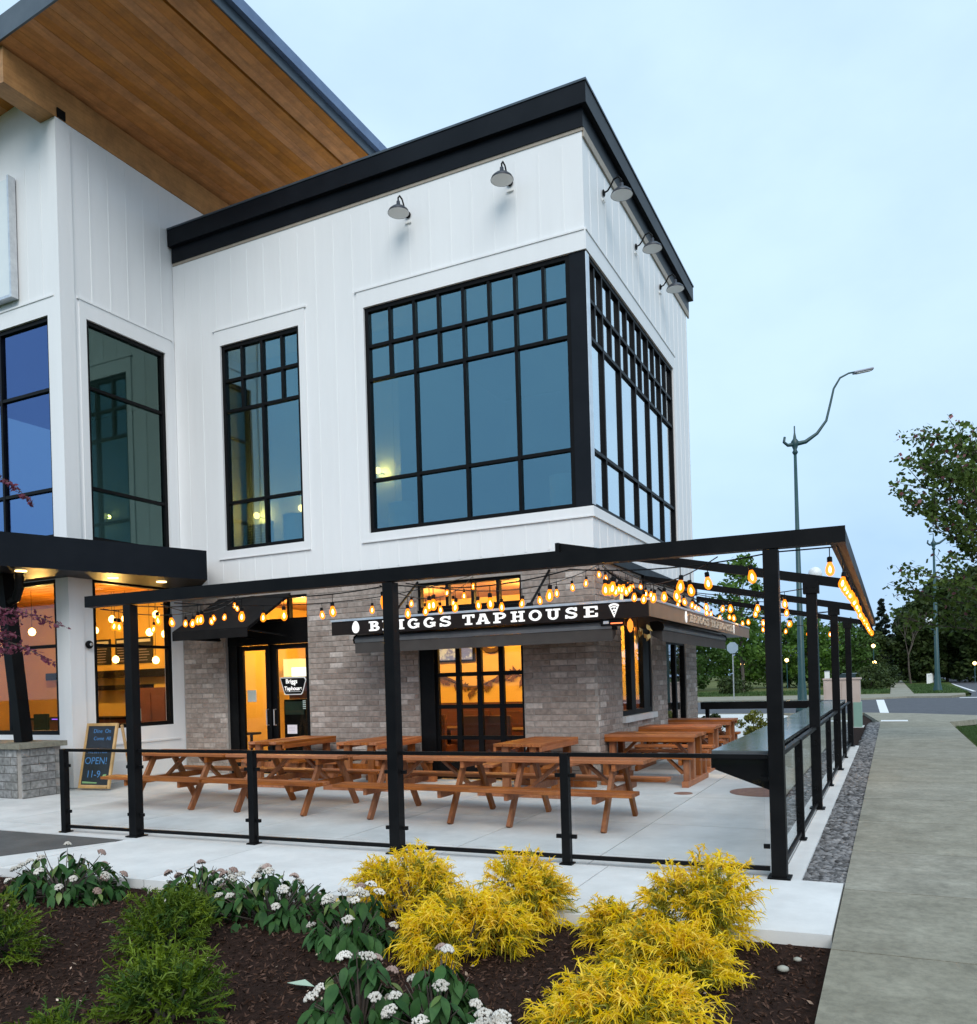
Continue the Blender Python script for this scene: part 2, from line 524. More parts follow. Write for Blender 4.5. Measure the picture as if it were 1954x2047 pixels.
class Face:
    """a wall plane: local u along the wall, d outward, z up"""
    def __init__(s, kind, c):
        s.k = kind; s.c = c
    def P(s, u, d, z):
        return (u, s.c - d, z) if s.k == 'Y' else (s.c + d, u, z)
    def box(s, mb, u0, u1, d0, d1, z0, z1):
        a, b = s.P(u0, d0, z0), s.P(u1, d1, z1)
        return mb.box(a[0], b[0], a[1], b[1], a[2], b[2])
    def mtx(s, u, d, z):
        if s.k == 'Y':
            return Matrix.Translation(s.P(u, d, z)) @ Matrix.Rotation(PI / 2, 4, 'X')
        return Matrix.Translation(s.P(u, d, z)) @ Matrix.Rotation(PI / 2, 4, 'Z') @ Matrix.Rotation(PI / 2, 4, 'X')

def wall(mb, F, u0, u1, z0, z1, holes, th=0.22):
    us = sorted({u0, u1, *[h[0] for h in holes], *[h[1] for h in holes]})
    us = [u for u in us if u0 <= u <= u1]
    for a, b in zip(us[:-1], us[1:]):
        cuts = sorted([(max(h[2], z0), min(h[3], z1)) for h in holes if h[0] <= a + 1e-6 and h[1] >= b - 1e-6 and h[3] > z0 and h[2] < z1])
        z = z0
        for h0, h1 in cuts:
            if h0 > z + 1e-6:
                F.box(mb, a, b, -th, 0, z, h0)
            z = max(z, h1)
        if z < z1 - 1e-6:
            F.box(mb, a, b, -th, 0, z, z1)
# ================================================================== ground
FRONT, RIGHT, BLKF, BLKR = Face('Y', 12.46), Face('X', -4.15), Face('Y', 9.89), Face('X', -12.91)

def ground_sheet(name, poly, z, mat, kind='structure'):
    mb = MB(); n = len(poly)
    mb.add([(x, y, z) for x, y in poly], [tuple(range(n))])
    me = mb.mesh(name, mat)
    if me.polygons[0].normal.z < 0: me.flip_normals()
    return put(name, me, kind=kind)

ground_sheet('ground', [(-1500, -300), (1500, -300), (1500, 2500), (-1500, 2500)], -0.22, GRASS_G)

# patio of cast slabs with real joints
patio = thing('patio', None, None, (-7, 10, 0), kind='structure')
xs = [-12.9, -10.7, -8.75, -6.85, -5.0 + .0, -3.9 + .0, -2.5, -0.95]
xs = [-18.0, -15.4, -12.9, -10.7, -8.75, -6.85, -5.45, -4.0, -2.5, -0.86]
ys = [7.06, 9.25, 11.4, 13.6, 15.9, 18.1, 20.3]
rs = random.Random(3)
for i in range(len(xs) - 1):
    for j in range(len(ys) - 1):
        if xs[i + 1] < -12.5 and ys[j] > 9: continue
        mb = MB()
        g_ = 0.006
        yo = 0.0
        mb.box(xs[i] + g_, xs[i + 1] - g_, ys[j] + g_ + (yo if j == 0 else 0), ys[j + 1] - g_, -0.16, -rs.random() * 0.0015)
        put('concrete_slab', (mb, CONC), patio)
# wide front apron next to the planting bed
apron = thing('front_path', None, None, (-4, 6.3, 0), kind='structure')
ax = [-7.83, -6.0, -4.1, -2.3, -0.38]
def bed_edge(x): return 5.64 + (x + 0.38) * 0.0676
for i in range(len(ax) - 1):
    a, b = ax[i] + .005, ax[i + 1] - .005
    put('concrete_slab', (MB().slab([(a, bed_edge(a)), (b, bed_edge(b)), (b, 7.055), (a, 7.055)], -0.16, -0.001), CONC_W), apron)
put('concrete_slab', (MB().slab([(-12, bed_edge(-12)), (-7.84, bed_edge(-7.84)), (-7.84, 6.5), (-8.36, 5.5), (-9.2, 4.78 + .5), (-12, 5.0)], -0.16, -0.001), CONC_W), apron)
put('driveway', (MB().slab([(-7.86, 6.62), (-8.39, 5.52), (-9.2, 5.3), (-12, 5.02), (-30, 5.0), (-30, 6.4)], -0.16, -0.004), ASPH2), kind='structure')
put('concrete_slab', (MB().slab([(-30, 6.42), (-7.84, 6.66), (-7.84, 7.055), (-30, 7.055)], -0.16, -0.003), CONC), apron)
put('concrete_slab', (MB().slab([(-30, 7.06), (-18.01, 7.06), (-18.01, 9.9), (-30, 9.9)], -0.16, -0.003), CONC), apron)
put('concrete_slab', (MB().slab([(-18.0, 9.256), (-12.905, 9.256), (-12.905, 9.9), (-18.0, 9.9)], -0.16, -0.003), CONC), patio)
# narrow footing outside the railing
put('patio_edge', (MB().box(-0.855, -0.70, 7.06, 20.3, -0.2, -0.008), CONC_W), kind='structure')

# pavement beside the patio
pave = thing('sidewalk', None, None, (0.6, 6, 0), kind='structure')
yj = [-6, -4, -2, 0, 1.2, 2.6, 3.9, 5.36, 6.88, 8.4, 10.1, 11.9, 13.7, 15.6, 17.6, 19.7, 21.9, 24.2, 26.8, 29.6]
for i in range(len(yj) - 1):
    put('concrete_slab', (MB().box(-0.372, 1.56, yj[i] + .009, yj[i + 1] - .009, -0.18, -rs.random() * 0.003), CONC_OLD), pave)
put('ramp', (MB().slab([(-1.06, 36.6), (-0.38, 29.61), (1.56, 29.61), (2.4, 31.0), (3.0, 33.4), (0.72, 35.6)], -0.18, -0.012), CONC_OLD), pave)
put('ramp_plate', (MB().box(-0.37, 0.43, 30.0, 30.6, -0.01, 0.004), PAINT), pave)
# gravel strip bed
put('gravel_bed', (MB().box(-0.699, -0.376, 7.06, 29.5, -0.2, -0.05), STONE), kind='structure')

# cross street, main road, far pavement
ROAD_Z = -0.11
ground_sheet('road', [(-120, 37.5), (-1.06, 36.7), (0.72, 35.7), (2.4, 33), (3.2, 30.5), (3.3, -40), (14, -40), (14.6, 60), (18, 130), (30, 420), (16, 420), (5.1, 75), (4.9, 66), (4.4, 60), (3.2, 57), (0.8, 58), (-1.6, 55.4), (-120, 54)], ROAD_Z, ASPH)
put('road_line', (MB().slab([(-0.90, 55.1), (-0.47, 55.1), (-0.13, 37.0), (-0.46, 37.05)], ROAD_Z, ROAD_Z + .006), PAINT), kind='structure')
put('road_line', (MB().slab([(5.40, 71.8), (5.62, 71.8), (6.4, 119), (6.15, 119)], ROAD_Z, ROAD_Z + .006), PAINT), kind='structure')
put('road_line', (MB().slab([(3.6, 56.6), (9.5, 57.6), (9.5, 58.3), (3.6, 57.3)], ROAD_Z, ROAD_Z + .006), PAINT), kind='structure')
put('far_sidewalk', (MB().slab([(-120, 55.0), (-1.6, 56.3), (0.8, 58.8), (3.1, 58.2), (4.2, 61), (4.4, 64.5), (1.34, 64.6), (-0.13, 65.0), (-14, 65.5), (-120, 66)], -0.18, -0.02), CONC_OLD), kind='structure')
fw = thing('far_path', None, None, (0.6, 70, 0), kind='structure')
for k in range(24):
    y0 = 65.0 + k * 3.2
    put('concrete_slab', (MB().box(-0.15, 1.34, y0 + .03, y0 + 3.17, -0.18, -0.015), CONC_OLD), fw)
put('path_end', (MB().box(-0.15, 1.34, 141.9, 420, -0.18, -0.02), CONC_OLD), fw)
put('kerb', (MB().slab([(-120, 54.0), (-1.6, 55.4), (0.8, 58.0), (3.2, 57.0), (3.25, 57.2), (0.8, 58.25), (-1.65, 55.65), (-120, 54.3)], -0.2, -0.005), CONC_OLD), kind='structure')
put('kerb', (MB().slab([(-120, 37.4), (-1.06, 36.62), (-1.06, 36.45), (-120, 37.1)], -0.2, -0.01), CONC_OLD), kind='structure')
ground_sheet('field', [(-300, 66.2), (-0.2, 65.2), (-0.2, 500), (-300, 500)], -0.03, FIELD_G)
ground_sheet('grass_verge', [(1.36, 64.8), (4.4, 64.6), (4.85, 66), (5.0, 75), (15, 400), (1.36, 400)], -0.03, GRASS_G)
put('grass_verge', (MB().slab([(1.565, 19.9), (1.75, 19.6), (3.15, 19.5), (3.15, 29.2), (2.5, 28.6), (1.9, 27.2), (1.6, 26.1)], -0.2, -0.012), GRASS_G), kind='structure')
put('grass_verge', (MB().slab([(1.565, -6), (3.15, -6), (3.15, 19.49), (1.75, 19.59), (1.565, 19.89)], -0.2, -0.013), CONC_OLD), kind='structure')
# behind the patio: bed, pale path, bed
put('rear_path', (MB().slab([(-4.5, 22.4), (-2.2, 22.4), (-2.0, 30), (-4.4, 36.5), (-40, 37.0), (-40, 34.6), (-6.9, 34.2), (-6.2, 32)], -0.18, -0.03), CONC_W), kind='structure')
ground_sheet('rear_bed', [(-40, 20.31), (-0.7, 20.31), (-0.7, 27.8), (-0.72, 36.3), (-40, 37.1)], -0.12, SOIL)
put('bed_kerb', (MB().box(-4.1, -0.9, 20.5, 20.66, -0.18, 0.03), ASPH), kind='structure')

# planting bed with undulating soil
mb = MB()
nx, ny = 90, 70
for j in range(ny + 1):
    for i in range(nx + 1):
        x = -12 + 11.62 * i / nx
        yy = -2.5 + (bed_edge(x) + 2.5) * j / ny
        d = min(1.0, (bed_edge(x) - yy) * 3, (-0.38 - x) * 3)
        z = -0.085 + d * 0.035 * (math.sin(x * 2.3 + yy) + math.sin(yy * 3.1 - x * 1.3)) * 0.6
        mb.v.append((x, yy, z))
for j in range(ny):
    for i in range(nx):
        a = j * (nx + 1) + i
        mb.f.append((a, a + 1, a + nx + 2, a + nx + 1))
mb.smooth = True
put('planting_bed', mb.mesh('planting_bed', SOIL), kind='structure')

# ================================================================== building
B = thing('corner_building', 'two storey white board and batten building with black trim over brick ground floor', 'building', (-8.5, 14, 0))
ROWS_Z = [4.37, 5.31, 7.10, 7.70, 8.39]
TOPZ = 10.30
# openings: (u0,u1,z0,z1)
H_front_up = [(-11.68, -9.76, 4.37, 8.39), (-8.31, -4.15, 4.37, 8.39)]
H_right_up = [(12.46, 18.2, 4.37, 8.39)]
H_front_gf = [(-11.77, -9.76, 0.0, 3.40), (-7.39, -5.41, 0.0, 3.40)]
H_right_gf = [(13.77, 15.79, 1.0, 3.3), (16.91, 18.70, 0.0, 3.3)]
H_blkr = [(10.39, 12.2, 4.42, 8.41), (10.37, 12.18, 1.0, 3.74)]
H_blkf = [(-16.2, -13.22, 4.42, 8.35), (-16.2, -13.25, 0.94, 3.70)]

mb = MB(); wall(mb, FRONT, -12.90, -4.15, 3.72, TOPZ, H_front_up); put('front_wall', (mb, WHITE), B)
mb = MB(); wall(mb, RIGHT, 12.68, 19.8, 3.72, TOPZ, H_right_up)
RIGHT.box(mb, 12.46 + .22, 19.8, -8.0, -.23, 10.2, 10.35)
put('side_wall', (mb, WHITE), B)
mb = MB(); wall(mb, BLKR, 10.11, 24.0, 0.0, 11.765, H_blkr); put('wing_side_wall', (mb, WHITE), B)
mb = MB(); wall(mb, BLKF, -22.0, -12.91, 0.0, 11.48, H_blkf); mb.prism([(-21.9, 11.48), (-12.91, 11.48), (-12.91, 11.77), (-13.31, 11.77), (-13.31, 12.352), (-21.9, 11.49)], lambda x, z: (x, 9.89, z), lambda x, z: (x, 10.11, z)); put('wing_front_wall', (mb, WHITE), B)
mb = MB(); mb.box(-12.6, -4.17, 19.55, 19.795, 0, TOPZ); put('rear_wall', (mb, WHITE), B)
# brick backing walls
bw = MB(); wall(bw, FRONT, -12.90, -4.15, 0.0, 3.55, H_front_gf)
bwall = put('brick_wall', (bw, MORTAR), B)
bw2 = MB(); wall(bw2, RIGHT, 12.68, 19.8, 0.0, 3.55, H_right_gf)
bwall2 = put('brick_wall', (bw2, MORTAR), B)

def brick_mesh(L, Hh, D):
    c = 0.006
    mb = MB()
    # local: x along, -y outward, z up, origin at bottom-left of face plane
    x0, x1, z0, z1 = 0, L, 0, Hh
    mb.add([(x0, 0, z0), (x1, 0, z0), (x1, 0, z1), (x0, 0, z1),
            (x0 + c * .3, -D + c, z0 + c * .3), (x1 - c * .3, -D + c, z0 + c * .3), (x1 - c * .3, -D + c, z1 - c * .3), (x0 + c * .3, -D + c, z1 - c * .3),
            (x0 + c, -D, z0 + c), (x1 - c, -D, z0 + c), (x1 - c, -D, z1 - c), (x0 + c, -D, z1 - c)],
           [(8, 9, 10, 11)] + [(a, (a + 1) % 4, 4 + (a + 1) % 4, 4 + a) for a in range(4)] + [(4 + a, 4 + (a + 1) % 4, 8 + (a + 1) % 4, 8 + a) for a in range(4)])
    return mb
BL, BHh, BG = 0.288, 0.088, 0.011
bricks = []   # (face, u, z, len)
def lay(F, segs, z0, z1):
    row = 0; z = z0
    while z + BHh <= z1 + 1e-6:
        for (a, b, zz0, zz1) in segs:
            if z < zz0 - 1e-6 or z + BHh > zz1 + 1e-6: continue
            off = (row % 2) * (BL + BG) / 2
            u = math.floor(a / (BL + BG)) * (BL + BG) + off - (BL + BG)
            while u < b:
                s, e_ = max(u, a + .004), min(u + BL, b - .004)
                if e_ - s > 0.045:
                    bricks.append((F, s, z, e_ - s))
                u += BL + BG
        z += BHh + BG; row += 1
lay(FRONT, [(-12.885, -11.77, 0, 3.55), (-9.76, -7.39, 0, 3.55), (-5.41, -4.15, 0, 3.55)], 0.012, 3.55)
lay(RIGHT, [(12.455, 13.77, 0, 3.55), (13.77, 15.79, 0, 0.99), (15.79, 16.91, 0, 3.55), (18.70, 19.8, 0, 3.55), (13.77, 15.79, 3.3, 3.55), (16.91, 18.7, 3.3, 3.55)], 0.012, 3.55)
def bsize(b):
    F, u, z, L = b
    p = Vector(F.P(u + L / 2, 0, z))
    v = p - Vector((0, 0, CAM_H))
    n = Vector((0, -1, 0)) if F.k == 'Y' else Vector((1, 0, 0))
    hidden = 2.2 < z < 2.9 or z < 0.75     # behind the sign canopy, the railing and the tables
    return L * abs(v.normalized().dot(n)) / v.length * (0.5 if hidden else 1)
bricks.sort(key=bsize, reverse=True)
cache = {}
stuffs = {'Y': MB(), 'X': MB()}
for i, (F, u, z, L) in enumerate(bricks):
    proud = 0.008 + rs.random() * 0.004
    if i < 300:
        key = (round(L, 3))
        if key not in cache: 
            me = brick_mesh(L, BHh, 0.011).mesh('brick', BRICK); clean(me); cache[key] = me
        o = put('brick', cache[key], bwall if F.k == 'Y' else bwall2)
        o.location = F.P(u, proud - 0.011, z)
        if F.k == 'X': o.rotation_euler = (0, 0, PI / 2)
    else:
        bm_ = brick_mesh(L, BHh, 0.011)
        vs = []
        for (x, y, zz) in bm_.v:
            vs.append(F.P(u + x, -y + proud - 0.011, z + zz))
        stuffs[F.k].add(vs, bm_.f)
for k_, pr in (('Y', bwall), ('X', bwall2)):
    if stuffs[k_].v:
        put('brickwork', (stuffs[k_], BRICK_I), pr, kind='stuff')

# dark band between brick and siding, belt trims
mb = MB()
FRONT.box(mb, -12.88, -4.09, -.2, .06, 3.552, 3.70)
RIGHT.box(mb, 12.41, 19.86, -.2, .062, 3.551, 3.701)
put('black_band', (mb, BLACK), B)
# stone sill under right window
mb = MB(); RIGHT.box(mb, 13.72, 15.84, -.2, .07, 0.89, 0.995); put('window_ledge', (mb, CONC_W), B)

# battens ------------------------------------------------------------
def blocked(u, z0, z1, holes, pad):
    zs = [(z0, z1)]
    for h in holes:
        if h[0] - pad < u < h[1] + pad:
            nz = []
            for a, b in zs:
                if h[2] - pad > a: nz.append((a, min(b, h[2] - pad)))
                if h[3] + pad < b: nz.append((max(a, h[3] + pad), b))
            zs = [q for q in nz if q[1] - q[0] > 0.1]
    return zs
def battens(F, us, z0, z1, holes, pad=0.155):
    for u in us:
        for a, b in blocked(u, z0, z1, holes, pad):
            mb = MB(); F.box(mb, u - .019, u + .019, 0, .0065, a, b)
            put('batten', (mb, WHITE), B)
battens(FRONT, np.arange(-12.6, -4.3, 0.405), 3.75, 10.12, H_front_up)
battens(RIGHT, np.arange(12.8, 19.7, 0.405), 3.75, 10.12, H_right_up)
battens(BLKR, np.arange(10.15, 12.4, 0.405), 4.0, 11.7, H_blkr, 0.30)
battens(BLKF, np.arange(-16.6, -13.0, 0.405), 4.3, 11.1, H_blkf, 0.30)

# flat window casings and head boards
def casing(F, u0, u1, z0, z1, head=0.30, side=0.14, foot=0.14, corner=None):
    mb = MB()
    a = u0 - side if corner != 'l' else u0
    b = u1 + side if corner != 'r' else u1
    F.box(mb, a, b, 0.001, .024, z1, z1 + head)
    F.box(mb, a - (.04 if corner != 'l' else 0), b + (.04 if corner != 'r' else 0), 0.001, .04, z1 + head, z1 + head + .03)
    if corner != 'l': F.box(mb, a, u0, 0.001, .0235, z0, z1)
    if corner != 'r': F.box(mb, u1, b, 0.001, .0235, z0, z1)
    F.box(mb, a, b, 0.001, .026, z0 - foot, z0)
    F.box(mb, a - (.03 if corner != 'l' else 0), b, 0.001, .034, z0 - foot - .025, z0 - foot)
    put('window_casing', (mb, WHITE), B)
casing(FRONT, -11.68, -9.76, 4.37, 8.39)
casing(FRONT, -8.31, -4.15, 4.37, 8.39, corner='r')
casing(RIGHT, 12.436, 18.2, 4.37, 8.39, corner='l')
casing(BLKR, 10.39, 12.2, 4.42, 8.41)
casing(BLKF, -16.2, -13.22, 4.42, 8.35)
# corner boards of the wing and vertical board joints
mb = MB(); BLKR.box(mb, 9.8905, 10.16, .001, .025, 0.02, 11.7); BLKF.box(mb, -13.09, -12.8845, .001, .026, 0.02, 11.7)
put('corner_board', (mb, WHITE), B)
mb = MB(); BLKR.box(mb, 10.165, 12.4, .001, .02, 0.05, 0.40); BLKR.box(mb, 10.3, 12.3, .001, .03, 0.70, 0.73)
put('base_board', (mb, WHITE), B)

# windows -------------------------------------------------------------
def window(F, u0, u1, z0, z1, cols, rows, mat, minors=None, minor_from=None, fw=0.075, mw=0.055, dep=(-.13, -.02), name='window', skipl=False):
    """frame with mullions; each pane is a piece of its own"""
    mb = MB()
    d0, d1 = dep
    F.box(mb, u0, u1, d0, d1, z0, z0 + fw); F.box(mb, u0, u1, d0, d1, z1 - fw, z1)
    F.box(mb, u0, u0 + fw, d0, d1, z0 + fw, z1 - fw); F.box(mb, u1 - fw, u1, d0, d1, z0 + fw, z1 - fw)
    ue = [u0 + fw] + [c for c in cols] + [u1 - fw]
    for c in cols: F.box(mb, c - mw / 2, c + mw / 2, d0, d1 - .004, z0 + fw, z1 - fw)
    for r_ in rows: F.box(mb, u0 + fw, u1 - fw, d0, d1 - .008, r_ - mw / 2, r_ + mw / 2)
    if minors:
        for c in minors: F.box(mb, c - mw / 2, c + mw / 2, d0, d1 - .012, minor_from, z1 - fw)
    fr = put(name, (mb, BLACK), B)
    ze = [z0 + fw] + list(rows) + [z1 - fw]
    dm = (d0 + d1) / 2
    for k in range(len(ze) - 1):
        cs = ue
        if minors and ze[k] >= minor_from - .01: cs = sorted(ue + list(minors))
        for i in range(len(cs) - 1):
            p = MB(); 
            a = cs[i] + (mw / 2 if cs[i] not in (ue[0],) else 0); b = cs[i + 1] - (mw / 2 if cs[i + 1] != ue[-1] else 0)
            F.box(p, a, b, dm - .003, dm + .003, ze[k] + (mw / 2 if k else 0), ze[k + 1] - (mw / 2 if k < len(ze) - 2 else 0))
            ta, tb_ = (rs.random() - .5) * .006, (rs.random() - .5) * .006; n0 = len(p.v); uc, zc_ = (a + b) / 2, (ze[k] + ze[k + 1]) / 2
            for q_ in range(n0):
                x_, y_, z_ = p.v[q_]
                dd_ = ta * ((x_ if F.k == 'Y' else y_) - uc) + tb_ * (z_ - zc_)
                p.v[q_] = (x_, y_ - dd_, z_) if F.k == 'Y' else (x_ + dd_, y_, z_)
            put('pane', (p, mat), fr)
    return fr
RZ = [5.31, 7.10, 7.70]
window(FRONT, -8.31, -4.42, 4.37, 8.39, [-7.30, -6.34, -5.385], RZ, G_UP, [-7.80, -6.82, -5.86, -4.885], 7.10)
window(FRONT, -11.68, -9.76, 4.37, 8.39, [-10.69], RZ, G_UP, [-11.19, -10.21], 7.10)
window(RIGHT, 12.60, 18.2, 4.37, 8.39, [13.32, 14.29, 15.25, 16.20, 17.17], RZ, G_SIDE, [12.95, 13.81, 14.77, 15.72, 16.69, 17.66], 7.10, dep=(-.12, -.012))
window(BLKR, 10.39, 12.2, 4.42, 8.41, [], [5.38, 7.20], G_WING)
window(BLKF, -16.2, -13.22, 4.42, 8.35, [-14.62], [5.30, 7.07], G_BLUE)
window(BLKR, 10.37, 12.18, 1.0, 3.74, [], [2.53], G_GF)
window(BLKF, -16.2, -13.25, 0.94, 3.70, [-14.62], [2.52], G_GF)
window(RIGHT, 13.77, 15.79, 1.0, 3.3, [14.55], [], G_GF, mw=.26, fw=.09)
mb = MB(); RIGHT.box(mb, 15.25, 15.70, -.125, -.03, 1.09, 3.21); put('window_post', (mb, BLACK), B)
window(RIGHT, 16.91, 18.70, 0.02, 3.3, [17.85], [2.4], G_GF, mw=.12, name='side_door')
# corner post of the big window
mb = MB(); mb.box(-4.42, -4.153, 12.463, 12.60, 4.37, 8.39)
put('corner_post', (mb, FASCIA), B)
mb = MB(); mb.box(-4.15, -4.135, 12.455, 12.595, 4.40, 8.36); put('corner_trim', (mb, STEEL), B)

# garage door -----------------------------------------------------------
mb = MB()
FRONT.box(mb, -7.39, -7.10, -.2, -.03, 0, 2.5); FRONT.box(mb, -5.44, -5.41, -.2, -.03, 0, 2.5)
FRONT.box(mb, -7.39, -5.41, -.2, -.02, 2.5, 2.93)
put('door_frame', (mb, BLACK), B)
mb = MB()
zs_ = [0.06, 0.72, 1.25, 1.80, 2.36]
u0_, u1_ = -7.10, -5.44
for z in zs_: FRONT.box(mb, u0_, u1_, -.16, -.09, z - .035, z + .035)
us_ = [-7.10, -6.67, -6.265, -5.855, -5.44]
for u in us_: FRONT.box(mb, max(u - .045, u0_), min(u + .045, u1_), -.158, -.092, .09, 2.33)
FRONT.box(mb, u0_, u1_, -.15, -.10, .095, .30)
gd = put('garage_door', (mb, BLACK), B)
for i in range(4):
    for j in range(4):
        p = MB(); FRONT.box(p, us_[i] + .045, us_[i + 1] - .045, -.128, -.122, max(zs_[j] + .035, .30), zs_[j + 1] - .035)
        put('pane', (p, G_GF), gd)
window(FRONT, -7.39, -5.41, 2.935, 3.40, [-6.82, -6.33, -5.86], [], G_GF, fw=.05, dep=(-.16, -.05), name='transom_window')

# entrance doors ----------------------------------------------------------
mb = MB()
FRONT.box(mb, -11.77, -11.55, -.2, -.06, 0, 2.5)
FRONT.box(mb, -11.77, -9.76, -.2, -.05, 2.5, 2.92)
FRONT.box(mb, -9.79, -9.76, -.2, -.05, 0, 2.5)
FRONT.box(mb, -10.76, -10.72, -.2, -.05, 0, 2.5)
put('door_frame', (mb, BLACK), B)
def door_leaf(a, b, hx):
    m_ = MB(); s_ = .11
    FRONT.box(m_, a, a + s_, -.16, -.10, 0.015, 2.49); FRONT.box(m_, b - s_, b, -.16, -.10, .015, 2.49)
    FRONT.box(m_, a + s_, b - s_, -.16, -.10, .015, .25); FRONT.box(m_, a + s_, b - s_, -.16, -.10, 2.40, 2.49)
    dl = put('door', (m_, BLACK), B)
    p = MB(); FRONT.box(p, a + s_, b - s_, -.133, -.127, .25, 2.40); put('pane', (p, G_GF), dl)
    h_ = MB(); h_.tube([FRONT.P(hx, -.10, .95), FRONT.P(hx, -.04, .95), FRONT.P(hx, -.04, 1.25), FRONT.P(hx, -.10, 1.25)], .012, 6)
    put('handle', (h_, STEEL), dl)
    return dl
dl1 = door_leaf(-11.545, -10.765, -10.83)
dl2 = door_leaf(-10.715, -9.795, -10.65)
window(FRONT, -11.77, -9.76, 2.925, 3.40, [-10.9, -10.25], [], G_GF, fw=.05, dep=(-.16, -.05), name='transom_window')

# parapet ---------------------------------------------------------------
mb = MB()
mb.box(-12.88, -4.12, 12.43, 12.66, 10.30, 10.62); mb.box(-4.30, -4.121, 12.662, 20.0, 10.30, 10.62)
put('lower_fascia', (mb, FASCIA), B)
mb = MB()
mb.box(-12.89, -4.03, 12.34, 12.66, 10.60, 10.93); mb.box(-4.30, -4.031, 12.662, 20.1, 10.601, 10.931)
put('upper_fascia', (mb, FASCIA), B)
mb = MB(); mb.box(-12.89, -4.015, 12.325, 12.665, 10.93, 10.965); mb.box(-4.3, -4.014, 12.666, 20.12, 10.932, 10.966)
put('coping', (mb, FASCIA_EDGE), B)
mb = MB(); mb.box(-12.88, -4.13, 12.445, 12.465, 10.245, 10.30); mb.box(-4.152, -4.118, 12.467, 19.98, 10.16, 10.302)
put('soffit_vent', (mb, BEIGE_METAL), B)
mb = MB(); mb.box(-12.7, -4.3, 12.68, 19.5, 10.38, 10.45); put('flat_roof', (mb, WHITE), B)

# shed roof over the wing --------------------------------------------------
S_ = 0.1
def sz(x): return 12.40 + S_ * (x + 12.91)
RX, RYF, RYB = -9.5, 8.88, 27.0
mb = MB()
mb.prism([(-22, sz(-22) + .07), (RX - .03, sz(RX) + .07), (RX - .03, sz(RX) + .34), (-22, sz(-22) + .34)], lambda x, z: (x, RYF + .03, z), lambda x, z: (x, RYB, z))
roof = put('roof', (mb, FASCIA), B)
pw = 0.19
x = RX - .06; k = 0
while x > -19.5:
    a, b = x - pw + .004, x
    dz = rs.random() * .004
    p = MB(); p.prism([(a, sz(a) - dz), (b, sz(b) - dz), (b, sz(b) + .06), (a, sz(a) + .06)], lambda x_, z_: (x_, RYF + .02, z_), lambda x_, z_: (x_, RYB, z_))
    put('soffit_plank', (p, SOFFIT), roof)
    x -= pw + (.05 if k == 2 else 0); k += 1
mb = MB()
mb.box(RX - .03, RX, RYF - .03, RYB, sz(RX) - .03, sz(RX) + .36)
mb.prism([(-22, sz(-22) - .03), (RX, sz(RX) - .03), (RX, sz(RX) + .36), (-22, sz(-22) + .36)], lambda x, z: (x, RYF - .02, z), lambda x, z: (x, RYF + .015, z))
put('fascia', (mb, FASCIA_EDGE), roof)
mb = MB()
mb.box(RX + .001, RX + .10, RYF - .02, RYB, sz(RX) + .16, sz(RX) + .37)
put('gutter', (mb, M('blue_grey_gutter', (0.10, 0.15, 0.26), (0.13, 0.19, 0.31), rough=0.35, metal=0.3)), roof)
mb = MB(); mb.box(-13.30, -12.905, 8.95, 24.0, 11.775, sz(-13.30) - .002); put('glulam_beam', (mb, GLULAM), B)
mb = MB(); mb.box(-12.904, -12.88, 9.92, 10.08, 11.78, 11.94); put('beam_bracket', (mb, BLACK), B)

# interior shells so that the windows have rooms behind them ------------------
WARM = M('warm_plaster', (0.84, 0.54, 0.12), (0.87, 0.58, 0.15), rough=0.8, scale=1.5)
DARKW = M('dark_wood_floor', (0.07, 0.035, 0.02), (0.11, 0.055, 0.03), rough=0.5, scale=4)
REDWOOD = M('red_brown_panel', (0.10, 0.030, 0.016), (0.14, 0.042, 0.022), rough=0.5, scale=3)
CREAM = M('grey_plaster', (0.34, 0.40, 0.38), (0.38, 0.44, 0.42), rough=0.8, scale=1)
mb = MB()
mb.box(-12.68, -4.38, 16.2, 16.35, 0, 3.5)
mb.box(-12.88, -12.69, 12.70, 16.35, 0, 3.5)
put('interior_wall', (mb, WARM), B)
mb = MB(); mb.box(-12.68, -4.38, 12.69, 19.5, 3.50, 3.548); put('interior_ceiling', (mb, M('brown_ceiling', (.30, .14, .06), (.38, .18, .08), rough=.8, scale=2)), B)
mb = MB(); mb.box(-12.68, -4.38, 12.69, 19.5, -0.1, 0.004); put('interior_floor', (mb, DARKW), B)
mb = MB(); mb.box(-12.68, -4.38, 12.69, 19.5, 4.10, 4.3); put('upper_floor', (mb, DARKW), B)
mb = MB(); mb.box(-12.68, -4.38, 12.69, 19.5, 8.8, 8.9); put('upper_ceiling', (mb, CREAM), B)
mb = MB(); mb.box(-12.68, -8.85, 14.2, 14.32, 4.301, 8.79); mb.box(-8.84, -8.7, 14.2, 19.5, 4.301, 8.79)
mb.box(-8.69, -4.6, 19.3, 19.5, 4.301, 8.79)
put('upper_partition', (mb, CREAM), B)
